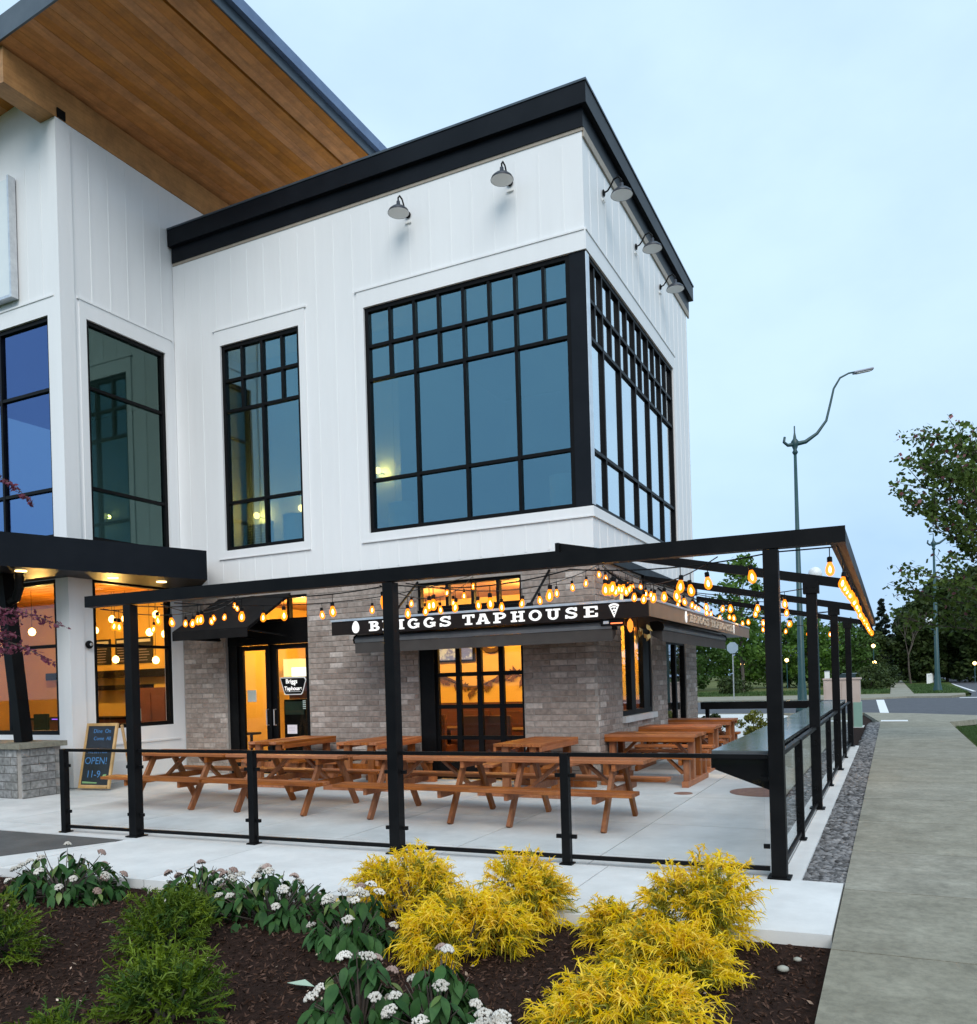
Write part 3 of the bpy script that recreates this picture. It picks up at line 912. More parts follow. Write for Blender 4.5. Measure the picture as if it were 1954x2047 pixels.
# wing rooms
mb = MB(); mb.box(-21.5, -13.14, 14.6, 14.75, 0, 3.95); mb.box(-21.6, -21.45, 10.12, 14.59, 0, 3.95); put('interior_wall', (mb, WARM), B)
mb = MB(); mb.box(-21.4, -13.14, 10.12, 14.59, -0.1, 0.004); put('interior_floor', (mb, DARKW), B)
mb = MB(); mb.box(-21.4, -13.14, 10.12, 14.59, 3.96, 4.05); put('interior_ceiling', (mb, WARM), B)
for k in range(14):
    y = 10.3 + k * .30
    p = MB(); p.box(-21.3, -13.2, y, y + .27, 3.90, 3.955); put('ceiling_slat', (p, SOFFIT), B)
mb = MB(); mb.box(-21.4, -13.14, 16.0, 16.1, 4.2, 11.0); mb.box(-21.4, -13.14, 10.12, 16.0, 4.1, 4.3); mb.box(-21.4, -13.14, 10.12, 16.0, 9.2, 9.3)
mb.box(-13.05 - .1, -13.14, 12.3, 16.0, 4.301, 9.19)
put('wing_upper_room', (mb, CREAM), B)

# warm room lamps (the lit pendants seen through the glass)
def point(name, loc, power, col=(1.0, 0.58, 0.16), rad=0.06):
    l = bpy.data.lights.new(name, 'POINT'); l.energy = power; l.color = col; l.shadow_soft_size = rad
    o = bpy.data.objects.new(name, l); COL.objects.link(o); o.location = loc
    return o
# sign box on the wing
mb = MB()
BLKF.box(mb, -20, -14.0, .03, .12, 8.84, 10.95)
t = thing('wall_sign_box', 'pale square sign box with metal edge high on the wing wall', 'sign', (-15.5, 9.8, 8.85))
put('panel', (mb, M('pale_sign_panel', (0.70, 0.76, 0.78), (0.74, 0.79, 0.8), rough=0.5)), t)
mb = MB(); BLKF.box(mb, -14.03, -13.985, .025, .16, 8.80, 10.98); BLKF.box(mb, -20, -14.03, .025, .16, 8.80, 8.85)
put('frame', (mb, STEEL), t)
mb = MB(); mb.tube([BLKF.P(-14.62 + .02 * i, .13, 9.23 + .03 * math.sin(i * .3)) for i in range(12)], .016, 5)
put('lettering', (mb, M('blue_sign_stroke', (0.05, 0.13, 0.25), rough=0.4)), t)
# doorbell
t = thing('wall_speaker', 'small round black fixture on the white pilaster beside the window', 'wall speaker', (-12.88, 10.24, 2.53))
mb = MB(); mb.lathe([(.07, 0), (.075, .02), (.06, .05), (.03, .065)], (-12.884, 10.24, 2.53), 14, (1, 0, 0)); put('body', (mb, BLACK), t)
mb = MB(); mb.lathe([(.03, 0), (.02, .02)], (-12.818, 10.24, 2.53), 10, (1, 0, 0)); put('lens', (mb, STEEL), t)
# ================================================================== canopies and signs
# entry canopy (slightly splayed) with downlights and raking post
cp = thing('entry_canopy', 'deep black flat entrance canopy wrapping the white corner above ground floor', 'canopy', (-13, 9, 3.7))
poly = [(-11.36, 11.60), (-12.92, 7.20), (-22, 7.20), (-22, 9.86), (-12.865, 9.86), (-12.865, 12.36), (-12.3, 12.36)]
put('canopy_body', (MB().slab(poly, 3.70, 4.24), FASCIA), cp)
for (x, y) in ((-12.35, 10.35), (-12.15, 11.25), (-13.2, 8.6), (-13.9, 9.2), (-12.75, 8.9)):
    mb = MB(); mb.lathe([(.09, 0), (.09, .014)], (x, y, 3.682), 14); put('downlight', (mb, DOWNL), cp)
pier = thing('brick_pier', 'low grey block pier with cap under the raking black post', 'pier', (-13.3, 9.0, 0))
mb = MB(); mb.box(-14.28, -12.56, 8.69, 9.38, 0.0, 0.80); core = put('core', (mb, MORTAR), pier)
mb = MB(); mb.box(-14.4, -12.49, 8.60, 9.46, 0.80, 0.885); put('cap', (mb, CONC_OLD), pier)
bme = brick_mesh(0.288, 0.123, 0.02).mesh('block', BLOCK); clean(bme)
bme2 = brick_mesh(0.14, 0.123, 0.02).mesh('block', BLOCK); clean(bme2)
for r_ in range(6):
    z = 0.006 + r_ * .1325
    o_ = (r_ % 2) * .15
    for k in range(-1, 6):
        x0 = -14.31 + k * .30 + o_
        if x0 < -14.35: continue
        me = bme
        if x0 + .288 > -12.54:
            me = bme2
            if x0 + .14 > -12.53: continue
        o = put('block', me, core); o.location = (x0, 8.69, z)
    for k in range(2 if r_ % 2 else 3):
        y0 = 8.675 + k * .30 + (0.15 if r_ % 2 else 0)
        me = bme if y0 + .288 < 9.4 else bme2
        o = put('block', me, core); o.location = (-12.56, y0, z); o.rotation_euler = (0, 0, PI / 2)
    if r_ % 2:
        o = put('block', bme2, core); o.location = (-12.56, 8.675, z); o.rotation_euler = (0, 0, PI / 2)
        o = put('block', bme2, core); o.location = (-14.31, 8.69, z)
mb = MB(); mb.bar((-12.95, 9.0, 0.89), (-13.33, 9.0, 3.69), .20, .20, side=(0, 1, 0))
put('raking_post', (mb, BLACK), cp)
mb = MB(); mb.tube([(-13.2, 8.98, 3.2), (-12.98, 8.96, 3.26), (-12.88, 8.95, 3.42), (-12.87, 8.95, 3.69)], .07, 8); put('bracket', (mb, BLACK), cp)

# sloping fabric awning over the doors
aw = thing('door_awning', 'charcoal fabric awning sloping over the entrance doors', 'awning', (-10.97, 12.4, 2.6))
xl, xr, y0, y1 = -11.86, -10.08, 11.20, 12.40
mb = MB(); mb.prism([(y0, 2.72), (y1, 3.42), (y1, 3.435), (y0, 2.738)], lambda y, z: (xl, y, z), lambda y, z: (xr, y, z)); put('fabric', (mb, FABRIC), aw)
mb = MB(); mb.box(xl, xr, y0 - .004, y0 + .004, 2.57, 2.719); put('valance', (mb, FABRIC), aw)
mb = MB()
for x_ in (xl + .015, xr - .015, (xl + xr) / 2):
    mb.bar((x_, y0 + .02, 2.70), (x_, y1, 3.40), .025, .025); mb.bar((x_, y0 + .02, 2.69), (x_, y1, 2.62), .025, .025)
mb.bar((xl, y0 + .025, 2.695), (xr, y0 + .025, 2.695), .022, .022)
put('awning_frame', (mb, BLACK), aw)
mb = MB(); mb.prism([(y0 + .01, 2.71), (y1, 3.41), (y1, 2.60), (y0 + .01, 2.60)], lambda y, z: (xl - .001, y, z), lambda y, z: (xl + .004, y, z)); put('side_cheek', (mb, FABRIC), aw)

# sign canopy ------------------------------------------------------------
SX0, SX1, SY0, SY1, SZ0, SZ1 = -8.33, -2.99, 11.30, 20.1, 2.50, 2.72
sc = thing('sign_canopy', 'projecting dark canopy with white raised lettering on its fascia', 'sign canopy', (-5.5, 11.9, 2.5))
mb = MB()
mb.box(SX0, -4.0, SY0, 12.38, SZ0 + .03, SZ1 - .03); mb.box(-4.0, SX1, SY0, SY1, SZ0 + .03, SZ1 - .03)
put('deck', (mb, BLACK), sc)
mb = MB(); mb.box(SX0 - .01, SX1, SY0 - .02, SY0 - .001, SZ0, SZ1); put('front_fascia', (mb, SIGN_F), sc)
mb = MB(); mb.box(SX1 + .001, SX1 + .02, SY0 - .02, SY1 + .01, SZ0, SZ1); put('side_fascia', (mb, M('orange_lit_sign_side', (0.20, 0.115, 0.06), (0.25, 0.145, 0.08), rough=0.45, scale=2)), sc)  # orange glow of the nearby bulbs put into the side face colour
mb = MB(); mb.box(SX0 - .02, SX1 + .035, SY0 - .035, SY0 + .12, SZ1 + .002, SZ1 + .035); mb.box(SX1 - .12, SX1 + .034, SY0 + .121, SY1 + .02, SZ1 + .001, SZ1 + .034)
put('edge_flashing', (mb, STEEL), sc)
for (a, b) in (((-7.35, 11.55, 2.76), (-7.35, 12.44, 3.42)), ((-4.9, 11.55, 2.76), (-4.9, 12.44, 3.42)), ((-3.3, 13.0, 2.76), (-4.13, 13.0, 3.42)), ((-3.3, 16.3, 2.76), (-4.13, 16.3, 3.42)), ((-3.3, 19.4, 2.76), (-4.13, 19.4, 3.42))):
    mb = MB(); mb.tube([a, b], .02, 6); v = Vector(b) - Vector(a); q = Vector(a) + v * .08
    mb.bar(Vector(a), q, .09, .07); mb.bar((a[0] - .03, a[1] - .03, 2.755), (a[0] + .03, a[1] + .03, 2.755), .08, .03)
    put('tie_rod', (mb, BLACK), sc)

# slab serif letters from strokes: u to the right, v up, unit height
T = 0.2
def R_(x0, y0, x1, y1): return [(x0, y0), (x1, y0), (x1, y1), (x0, y1)]
def A_(cx, cy, rx, ry, a0, a1, t, n=14):
    o, i = [], []
    for k in range(n + 1):
        a = math.radians(a0 + (a1 - a0) * k / n)
        o.append((cx + rx * math.cos(a), cy + ry * math.sin(a)))
        i.append((cx + (rx - t) * math.cos(a), cy + (ry - t * .95) * math.sin(a)))
    return o + i[::-1]
def D_(x0, y0, x1, y1, t): return [(x0 - t / 2, y0), (x0 + t / 2, y0), (x1 + t / 2, y1), (x1 - t / 2, y1)]
SF = 0.16
GLY = {
 'B': (.92, [R_(.14, 0, .36, 1), R_(0, 0, .5, SF), R_(0, 1 - SF, .5, 1), R_(.3, .43, .55, .57), A_(.50, .735, .30, .265, -90, 90, T), A_(.52, .275, .38, .285, -90, 90, T)]),
 'R': (.98, [R_(.14, 0, .36, 1), R_(0, 0, .48, SF), R_(0, 1 - SF, .5, 1), R_(.3, .38, .55, .53), A_(.50, .69, .36, .31, -90, 90, T), D_(.78, 0, .55, .42, .24), R_(.66, 0, 1.0, SF)]),
 'I': (.48, [R_(.13, 0, .35, 1), R_(0, 0, .48, SF), R_(0, 1 - SF, .48, 1)]),
 'G': (1.0, [A_(.50, .5, .50, .52, 40, 330, T + .02, 24), R_(.56, .38, 1.0, .53), R_(.76, .08, .97, .45)]),
 'S': (.82, [A_(.41, .73, .38, .29, 20, 270, T, 18), A_(.42, .28, .40, .30, -160, 90, T, 18), R_(.66, .66, .80, 1.0), R_(0, 0, .14, .34)]),
 'T': (.92, [R_(.35, 0, .57, 1 - SF), R_(0, 1 - SF, .92, 1), R_(.18, 0, .74, SF), R_(0, .66, .15, .9), R_(.77, .66, .92, .9)]),
 'A': (1.06, [D_(.16, 0, .47, 1, .22), D_(.90, 0, .59, 1, .22), R_(.30, .24, .76, .39), R_(0, 0, .38, SF), R_(.68, 0, 1.06, SF), R_(.30, 1 - SF, .66, 1)]),
 'P': (.94, [R_(.14, 0, .36, 1), R_(0, 0, .52, SF), R_(0, 1 - SF, .5, 1), R_(.3, .36, .55, .50), A_(.50, .68, .42, .32, -90, 90, T)]),
 'H': (1.06, [R_(.14, 0, .36, 1), R_(.70, 0, .92, 1), R_(.3, .42, .76, .58), R_(0, 0, .46, SF), R_(0, 1 - SF, .46, 1), R_(.60, 0, 1.06, SF), R_(.60, 1 - SF, 1.06, 1)]),
 'O': (1.04, [A_(.52, .5, .52, .52, 0, 180, T + .02, 20), A_(.52, .5, .52, .52, 180, 360, T + .02, 20)]),
 'U': (1.04, [R_(.14, .36, .36, 1), R_(.68, .36, .90, 1), A_(.52, .38, .38, .40, 180, 360, T, 16), R_(0, 1 - SF, .48, 1), R_(.56, 1 - SF, 1.04, 1)]),
 'E': (.88, [R_(.14, 0, .36, 1), R_(0, 0, .86, SF), R_(0, 1 - SF, .86, 1), R_(.3, .43, .62, .57), R_(.72, .1, .87, .36), R_(.72, .66, .87, .9)]),
}
def letter(F, ch, u, z, wd, hh, parent, d=0.0, mat=None):
    gw, polys = GLY[ch]
    k = wd / gw
    mb = MB()
    for i, pl in enumerate(polys):
        dd = d + .016 + i * .0008
        mb.prism(pl, lambda x, y: F.P(u + x * k, d, z + y * hh), lambda x, y: F.P(u + x * k, dd, z + y * hh))
    return put('letter', (mb, mat or LETTER), parent)
SGN = Face('Y', SY0 - .02)
LX = [('B', -7.59, -7.39), ('R', -7.33, -7.12), ('I', -7.04, -6.93), ('G', -6.86, -6.65), ('G', -6.57, -6.36), ('S', -6.28, -6.09),
      ('T', -5.88, -5.68), ('A', -5.65, -5.42), ('P', -5.36, -5.15), ('H', -5.07, -4.85), ('O', -4.78, -4.58), ('U', -4.51, -4.29), ('S', -4.21, -4.03), ('E', -3.93, -3.72)]
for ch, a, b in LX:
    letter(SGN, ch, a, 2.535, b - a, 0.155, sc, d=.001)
# the same words along the side face
SGX = Face('X', SX1 + .02)
LET_SIDE = M('orange_lit_side_letter', (.62, .50, .38), rough=.45)  # orange bulb light put into the side letter colour
def side_u(x): return 13.75 + (x + 7.59) / (7.59 - 3.72) * 4.0
for ch, a, b in LX:
    letter(SGX, ch, side_u(a), 2.55, side_u(b) - side_u(a), 0.13, sc, d=.001, mat=LET_SIDE)
# hop cone emblem and pizza slice emblem
EMB = M('dark_emblem_line', (0.03, 0.022, 0.02), rough=0.5)
def hop(F, u, z, s):
    mb = MB()
    pl = [(u + s * .42 * math.sin(t) * (1 - .18 * math.cos(t)), z + s * .62 * math.cos(t)) for t in np.linspace(0, 2 * PI, 20, endpoint=False)]
    mb.prism(pl, lambda x, y: F.P(x, .001, y), lambda x, y: F.P(x, .012, y))
    e = put('hop_emblem', (mb, LETTER), sc)
    k = MB()
    for i, (a, b) in enumerate([(-.2, .3), (.15, .32), (0, .05), (-.24, -.05), (.22, -.02), (-.1, -.32), (.12, -.3)]):
        k.add([F.P(u + s * (a - .1), .0125 + i * .0002, z + s * (b + .08)), F.P(u + s * a, .0125 + i * .0002, z + s * (b - .1)), F.P(u + s * (a + .1), .0125 + i * .0002, z + s * (b + .08)), F.P(u + s * a, .0125 + i * .0002, z + s * (b - .04))], [(0, 1, 2, 3)])
    put('emblem_scale', (k, EMB), e)
def slice_(F, u, z, s):
    mb = MB()
    arc = [(u + s * .5 * math.sin(t), z + s * (-.55 + 1.05 * math.cos(t * .55))) for t in np.linspace(-1, 1, 9)]
    mb.prism([(u, z - s * .62)] + arc[::-1], lambda x, y: F.P(x, .001, y), lambda x, y: F.P(x, .012, y))
    e = put('slice_emblem', (mb, LETTER), sc)
    k = MB()
    a2 = [(u + s * .36 * math.sin(t), z + s * (-.62 + .96 * math.cos(t * .5))) for t in np.linspace(-1, 1, 7)]
    a3 = [(x, y - s * .06) for x, y in a2]
    k.prism(a2 + a3[::-1], lambda x, y: F.P(x, .0121, y), lambda x, y: F.P(x, .0135, y))
    for (x, y, q) in ((-.12, .08, .09), (.12, .10, .08), (.0, -.14, .08), (-.03, .12, .05), (.05, -.3, .05)):
        k.add([F.P(u + s * x + s * q * math.cos(t), .0136, z + s * y + s * q * math.sin(t)) for t in np.linspace(0, 2 * PI, 8, endpoint=False)], [tuple(range(8))])
    put('emblem_topping', (k, EMB), e)
hop(SGN, -7.855, 2.615, .16); slice_(SGN, -3.485, 2.62, .18)
hop(SGX, side_u(-7.855), 2.615, .15); slice_(SGX, side_u(-3.485), 2.62, .16)

# rolled up awning cassettes below the sign
def cassette(name, label, p, q, out, parent_loc):
    t = thing(name, label, 'awning', parent_loc, group='rolled awnings under the sign')
    p, q, o = Vector(p), Vector(q), Vector(out)
    prof = [(0, -.02), (.10, .0), (.16, -.03), (.19, -.08), (.18, -.125), (.0, -.10)]
    mb = MB(); mb.prism(prof, lambda a, b: p + o * a + Vector((0, 0, b)), lambda a, b: q + o * a + Vector((0, 0, b))); put('housing', (mb, STEEL if False else M('brushed_grey_housing', (0.20, 0.21, 0.23), (0.26, 0.27, 0.29), rough=0.3, metal=0.7)), t)
    prof = [(.0, -.115), (.172, -.13), (.172, -.30), (.165, -.30), (.0, -.20)]
    mb = MB(); mb.prism(prof, lambda a, b: p + o * a + Vector((0, 0, b)), lambda a, b: q + o * a + Vector((0, 0, b))); put('valance', (mb, VALANCE), t)
    for e_, s in ((p, -1), (q, 1)):
        a = (q - p).normalized() * s
        mb = MB(); mb.prism([(-.01, 0), (.11, .012), (.18, -.02), (.205, -.08), (.19, -.14), (-.01, -.14)], lambda u, b: e_ + o * u + Vector((0, 0, b)), lambda u, b: e_ + a * .02 + o * u + Vector((0, 0, b))); put('end_cap', (mb, BLACK), t)
    return t
cassette('rolled_awning', 'long grey rolled up awning below the lettered front fascia', (-7.95, 11.55, 2.49), (-3.55, 11.55, 2.49), (0, -1, 0), (-5.8, 11.5, 2.3))
cassette('rolled_awning', 'grey rolled up awning below the side fascia at the corner', (-3.25, 12.35, 2.49), (-3.25, 17.6, 2.49), (1, 0, 0), (-3.2, 15, 2.3))
# heater and amber lantern at the corner
t = thing('patio_heater', 'flat black infrared heater glowing red under the sign corner', 'heater', (-3.5, 11.45, 2.42))
mb = MB(); mb.box(-3.70, -3.36, 11.32, 11.52, 2.40, 2.495); put('body', (mb, BLACK), t)
mb = MB(); mb.box(-3.55, -3.38, 11.312, 11.319, 2.425, 2.44); put('element', (mb, glow_glass('heater_glow', (1.0, .18, .06), 2.2, 1.0)), t)
mb = MB(); mb.box(-3.66, -3.58, 11.312, 11.319, 2.43, 2.47); put('badge', (mb, STEEL), t)
t = thing('amber_lantern', 'faceted amber glass lantern with brass leaves hanging at the sign corner', 'lantern', (-3.2, 11.45, 2.5))
mb = MB(); mb.lathe([(.01, .11), (.045, .06), (.05, 0), (.03, -.06), (.01, -.08)], (-3.30, 11.42, 2.38), 6); put('glass', (mb, glow_glass('amber_lantern_glow', (1.0, .25, .03), 1.3, .9)), t)
AMB = M('brass_leaf', (0.35, 0.2, 0.05), (0.5, 0.3, 0.1), rough=0.3, metal=0.8)
lm = MB(); lm.add([(0, 0, 0), (.035, 0, -.05), (0, .012, -.12), (-.035, 0, -.05)], [(0, 1, 2), (0, 2, 3)]); lme = lm.mesh('leaf', AMB)
for i in range(14):
    o = put('leaf', lme, t, loc=(-3.28 + .26 * rs.random(), 11.42 + .08 * rs.random(), 2.42 - .2 * rs.random()), rot=(rs.random() * 1.5 - .7, rs.random() * 1.5 - .7, rs.random() * 6))
mb = MB(); mb.tube([(-3.2, 11.44, 2.50), (-3.2, 11.44, 2.2)], .006, 5); put('chain', (mb, BLACK), t)

# gooseneck wall lamps ------------------------------------------------------
SHADE_O = M('dark_lamp_shade', (0.05, 0.055, 0.07), rough=0.4, metal=0.3)
SHADE_I = M('white_enamel', (0.8, 0.8, 0.78), rough=0.5)
def gooseneck(F, u, lab):
    zc = 9.66
    t = thing('wall_lamp', lab, 'wall lamp', F.P(u, 0, zc), group='gooseneck lamps under the parapet')
    dd = .33
    mb = MB(); mb.smooth = True
    c = F.P(u, dd, zc)
    prof_o = [(.03, .20), (.035, .12), (.05, .10), (.12, .085), (.165, .045), (.185, 0), (.181, -.001), (.155, .035), (.1, .07), (.0, .08)]
    mb.lathe(prof_o, c, 20); put('shade', (mb, SHADE_O), t)
    mb = MB(); mb.lathe([(.178, .001), (.178, .006)], c, 20); put('diffuser', (mb, SHADE_I), t)
    mb = MB(); mb.tube([F.P(u, dd, zc + .19), F.P(u, dd, zc + .26), F.P(u, dd - .05, zc + .32), F.P(u, dd - .13, zc + .30), F.P(u, dd - .19, zc + .2), F.P(u, dd - .24, zc + .14), F.P(u, .02, zc + .12)], .014, 8); mb.smooth = True; put('arm', (mb, BLACK), t)
    mb = MB(); n = (0, -1, 0) if F.k == 'Y' else (1, 0, 0)
    mb.lathe([(.055, 0), (.055, .015), (.02, .03)], F.P(u, .016, zc + .12), 14, n); put('wall_plate', (mb, BLACK), t)
    mb = MB(); F.box(mb, u - .06, u + .06, .014, .03, zc - .02, zc + .01); put('conduit_cover', (mb, SHADE_I), t)
gooseneck(FRONT, -7.33, 'left gooseneck lamp on the white front wall above the big window')
gooseneck(FRONT, -5.39, 'gooseneck lamp on the white front wall closest to the building corner')
gooseneck(RIGHT, 13.46, 'gooseneck lamp on the side wall nearest the building corner')
gooseneck(RIGHT, 15.42, 'middle one of three gooseneck lamps on the side wall')
gooseneck(RIGHT, 17.25, 'gooseneck lamp at the far end of the side wall')

# ================================================================== railing, pergola, bar counter
RY = 7.09
def FY(x): return 7.09 + .04 * (x + .86)
def post(parent, name, x, y, h, w_, foot=True):
    mb = MB(); mb.bar((x, y, 0.0), (x, y, h), w_, w_, side=(1, 0, 0), ch=.006)
    if foot: mb.box(x - w_ * .75, x + w_ * .75, y - w_ * .72, y + w_ * .72, 0.0, .014)
    o = put(name, (mb, BLACK), parent)
    return o
pg = thing('pergola', 'black steel pergola frame over the patio carrying string lights', 'pergola', (-4, 13, 0))
for x in (-7.86, -4.42, -0.86): post(pg, 'post', x, FY(x), 2.66, .118)
for y in (10.85, 15.26, 20.09): post(pg, 'post', -0.86, y, 2.62, .118)
mb = MB(); mb.bar((-8.52, FY(-8.52), 2.735), (-0.30, FY(-.3), 2.735), .11, .13); put('front_beam', (mb, BLACK), pg)
mb = MB(); mb.bar((-0.36, FY(-.36) + .058, 2.735), (-0.36, 20.9, 2.735), .11, .128); put('side_beam', (mb, BLACK), pg)
for y in (10.85, 15.26, 20.09):
    mb = MB(); mb.bar((-0.42, y, 2.70), (-4.12, y, 3.50), .075, .11); put('rafter', (mb, BLACK), pg)
    mb = MB(); mb.box(-.95, -.77, y - .075, y + .075, 2.62, 2.76); mb.lathe([(.014, 0), (.014, .01)], (-.9, y - .085, 2.70), 8, (0, 1, 0)); mb.lathe([(.014, 0), (.014, .01)], (-.82, y - .085, 2.70), 8, (0, 1, 0)); put('saddle', (mb, BLACK), pg)
    mb = MB(); mb.box(-4.148, -4.09, y - .08, y + .08, 3.40, 3.551); put('ledger_bracket', (mb, BLACK), pg)

def railing(label, name, pts, axis_, loc, wall_posts):
    t = thing(name, label, 'railing', loc, group='glass railings around the patio')
    for (p, thin) in pts:
        if thin: post(t, 'post', p[0], p[1], 1.0, .078)
    for (a, ta), (b, tb) in zip(pts[:-1], pts[1:]):
        a, b = Vector((*a, 0)), Vector((*b, 0))
        d = (b - a).normalized()
        a2, b2 = a + d * (.05 if ta else .075), b - d * (.05 if tb else .075)
        mb = MB(); mb.bar(a2 + Vector((0, 0, .985)), b2 + Vector((0, 0, .985)), .045, .035); put('top_rail', (mb, BLACK), t)
        mb = MB(); mb.bar(a2 + Vector((0, 0, .07)), b2 + Vector((0, 0, .07)), .035, .035); put('bottom_rail', (mb, BLACK), t)
        mb = MB(); mb.bar(a2 + d * .03 + Vector((0, 0, .53)), b2 - d * .03 + Vector((0, 0, .53)), .006, .84); put('glass_pane', (mb, G_RAIL), t)
        for e_, s in ((a2, 1), (b2, -1)):
            for z in (.25, .8):
                mb = MB(); c = e_ + d * s * .02 + Vector((0, 0, z)); mb.bar(c - d * .025, c + d * .025, .03, .035); put('clip', (mb, BLACK), t)
    return t
railing('black framed glass railing along the patio front beside the planting bed', 'glass_railing',
        [((-9.0, FY(-9.0)), True), ((-7.86, FY(-7.86)), False), ((-6.18, FY(-6.18)), True), ((-4.42, FY(-4.42)), False), ((-2.67, FY(-2.67)), True), ((-0.86, RY), False)], 'x', (-4.5, RY, 0), [])
railing('black framed glass railing running beside the gravel strip and sidewalk', 'glass_railing',
        [((-0.86, RY), False), ((-0.86, 8.80), True), ((-0.86, 10.85), False), ((-0.86, 13.08), True), ((-0.86, 15.26), False), ((-0.86, 17.4), True), ((-0.86, 20.09), False)], 'y', (-.86, 13, 0), [])
# bar counter
bc = thing('bar_counter', 'shiny dark drinking ledge bracketed inside the side railing', 'counter', (-1.1, 13.5, 0))
CT = M('polished_counter', (0.20, 0.215, 0.22), (0.27, 0.285, 0.29), rough=0.12, metal=0.6, scale=2, rvar=0.05)
mb = MB(); mb.box(-1.40, -0.94, 7.20, 19.9, .985, 1.02); put('counter_top', (mb, CT), bc)
mb = MB(); mb.box(-1.405, -1.37, 7.19, 19.9, .87, .984); put('apron', (mb, BLACK), bc)
for y in (7.20, 8.90, 10.95, 13.18, 15.36, 17.5, 19.8):
    mb = MB(); mb.prism([(-.935, .984), (-1.37, .984), (-1.37, .86), (-.935, .70)], lambda x, z: (x, y - .03, z), lambda x, z: (x, y + .03, z)); put('bracket', (mb, BLACK), bc)
rb = thing('rear_ledge', 'black ledge railing across the far end of the patio', 'railing', (-2.4, 20.2, 0))
mb = MB(); mb.box(-4.1, -.95, 19.92, 20.25, .985, 1.03); put('ledge_top', (mb, CT), rb)
mb = MB(); mb.box(-4.1, -.95, 19.905, 19.918, .86, 1.025); put('apron', (mb, BLACK), rb)
for x in (-4.0, -2.45): post(rb, 'post', x, 20.2, .98, .09)
mb = MB(); mb.bar((-3.95, 20.2, .08), (-.93, 20.2, .08), .035, .035); put('bottom_rail', (mb, BLACK), rb)
mb = MB(); mb.bar((-3.9, 20.2, .5), (-.95, 20.2, .5), .006, .75); put('glass_pane', (mb, G_RAIL), rb)

# ================================================================== string lights
socket = MB(); socket.lathe([(.012, .075), (.020, .07), (.021, .035), (.017, .03)], (0, 0, 0), 8)
socket_me = socket.mesh('socket', BLACK)
glass_mb = MB(); glass_mb.smooth = True
glass_mb.lathe([(.014, .034), (.019, .02), (.031, -.01), (.036, -.036), (.030, -.062), (.014, -.079), (.001, -.082)], (0, 0, 0), 10)
bulb_me = glass_mb.mesh('bulb', BULB_GLASS)
core_mb = MB(); core_mb.smooth = True
core_mb.lathe([(.002, .0), (.008, -.014), (.0115, -.032), (.008, -.048), (.002, -.056)], (0, 0, 0), 8)
core_me = core_mb.mesh('filament', BULB_CORE)
NB = 0
def strand(label, pts, sags, sp, drop=(.05, .10), start=.3):
    global NB
    t = thing('string_lights', label, 'string lights', pts[0], group='warm string lights over the patio')
    path = []
    for (a, b), sg in zip(zip(pts[:-1], pts[1:]), sags):
        a, b = Vector(a), Vector(b)
        n = 14
        for k in range(n + (1 if b == Vector(pts[-1]) else 0)):
            u = k / n
            path.append(a.lerp(b, u) - Vector((0, 0, sg * 4 * u * (1 - u))))
    mb = MB(); mb.tube(path, .006, 4); put('wire', (mb, BLACK), t)
    acc = 0; nxt = start
    for p, q in zip(path[:-1], path[1:]):
        L = (q - p).length
        while nxt <= acc + L:
            c = p.lerp(q, (nxt - acc) / L)
            dr = drop[0] + (drop[1] - drop[0]) * rs.random()
            cb = c - Vector((0, 0, dr + .075))
            mb = MB(); mb.tube([c, cb + Vector((0, 0, .07))], .004, 4, False); put('drop_wire', (mb, BLACK), t)
            tilt = (rs.random() * .3 - .15, rs.random() * .3 - .15, 0)
            b_ = put('bulb', bulb_me, t, loc=cb, rot=tilt)
            s_ = bpy.data.objects.new('socket', socket_me); COL.objects.link(s_); s_.parent = b_
            f_ = bpy.data.objects.new('filament', core_me); COL.objects.link(f_); f_.parent = b_
            NB += 1
            pl_ = point('bulb_light', (0, 0, -.035), 4.2, (1.0, .42, .08), .012); pl_.parent = b_
            nxt += sp * (0.92 + .16 * rs.random())
        acc += L
def FB(x, z=2.658): return (x, FY(x) + .10, z)
strand('string of warm bulbs slung just under the front pergola beam', [FB(-8.45), FB(-7.86), FB(-6.2), FB(-4.46), FB(-2.6), FB(-.86), FB(-.40)], [.03, .05, .05, .09, .06, .0], .60)
strand('string of warm bulbs zigzagging from the left beam end to the brick wall', [FB(-8.4), (-11.2, 12.35, 3.52), FB(-7.5)], [.22, .22], 1.35)
strand('string of warm bulbs crossing from the middle post to the wall above the sign', [FB(-7.3), (-6.2, 12.35, 3.45), FB(-4.6)], [.20, .25], .90)
strand('string of warm bulbs from the front beam to the brick corner', [FB(-1.3), (-4.05, 12.5, 3.46), FB(-4.3)], [.28, .22], .54)
strand('string of warm bulbs tied between the first rafter and side wall', [(-.95, 10.8, 2.68), (-4.05, 13.3, 3.46), (-.95, 15.2, 2.68)], [.22, .25], .48)
strand('string of warm bulbs tied between the farther rafters and side wall', [(-.95, 15.3, 2.68), (-4.05, 17.8, 3.46), (-.95, 20.0, 2.68)], [.22, .25], .52)
strand('string of warm bulbs from the front beam past the brick corner to the second rafter', [FB(-2.3), (-4.05, 14.3, 3.46), (-.95, 12.9, 2.70)], [.06, .18], .56)
strand('string of warm bulbs hanging along the outer side beam', [(-.37, RY + .15, 2.665), (-.37, 10.85, 2.66), (-.37, 15.26, 2.66), (-.37, 20.6, 2.66)], [.03, .03, .03], .42, drop=(.05, .10), start=.8)

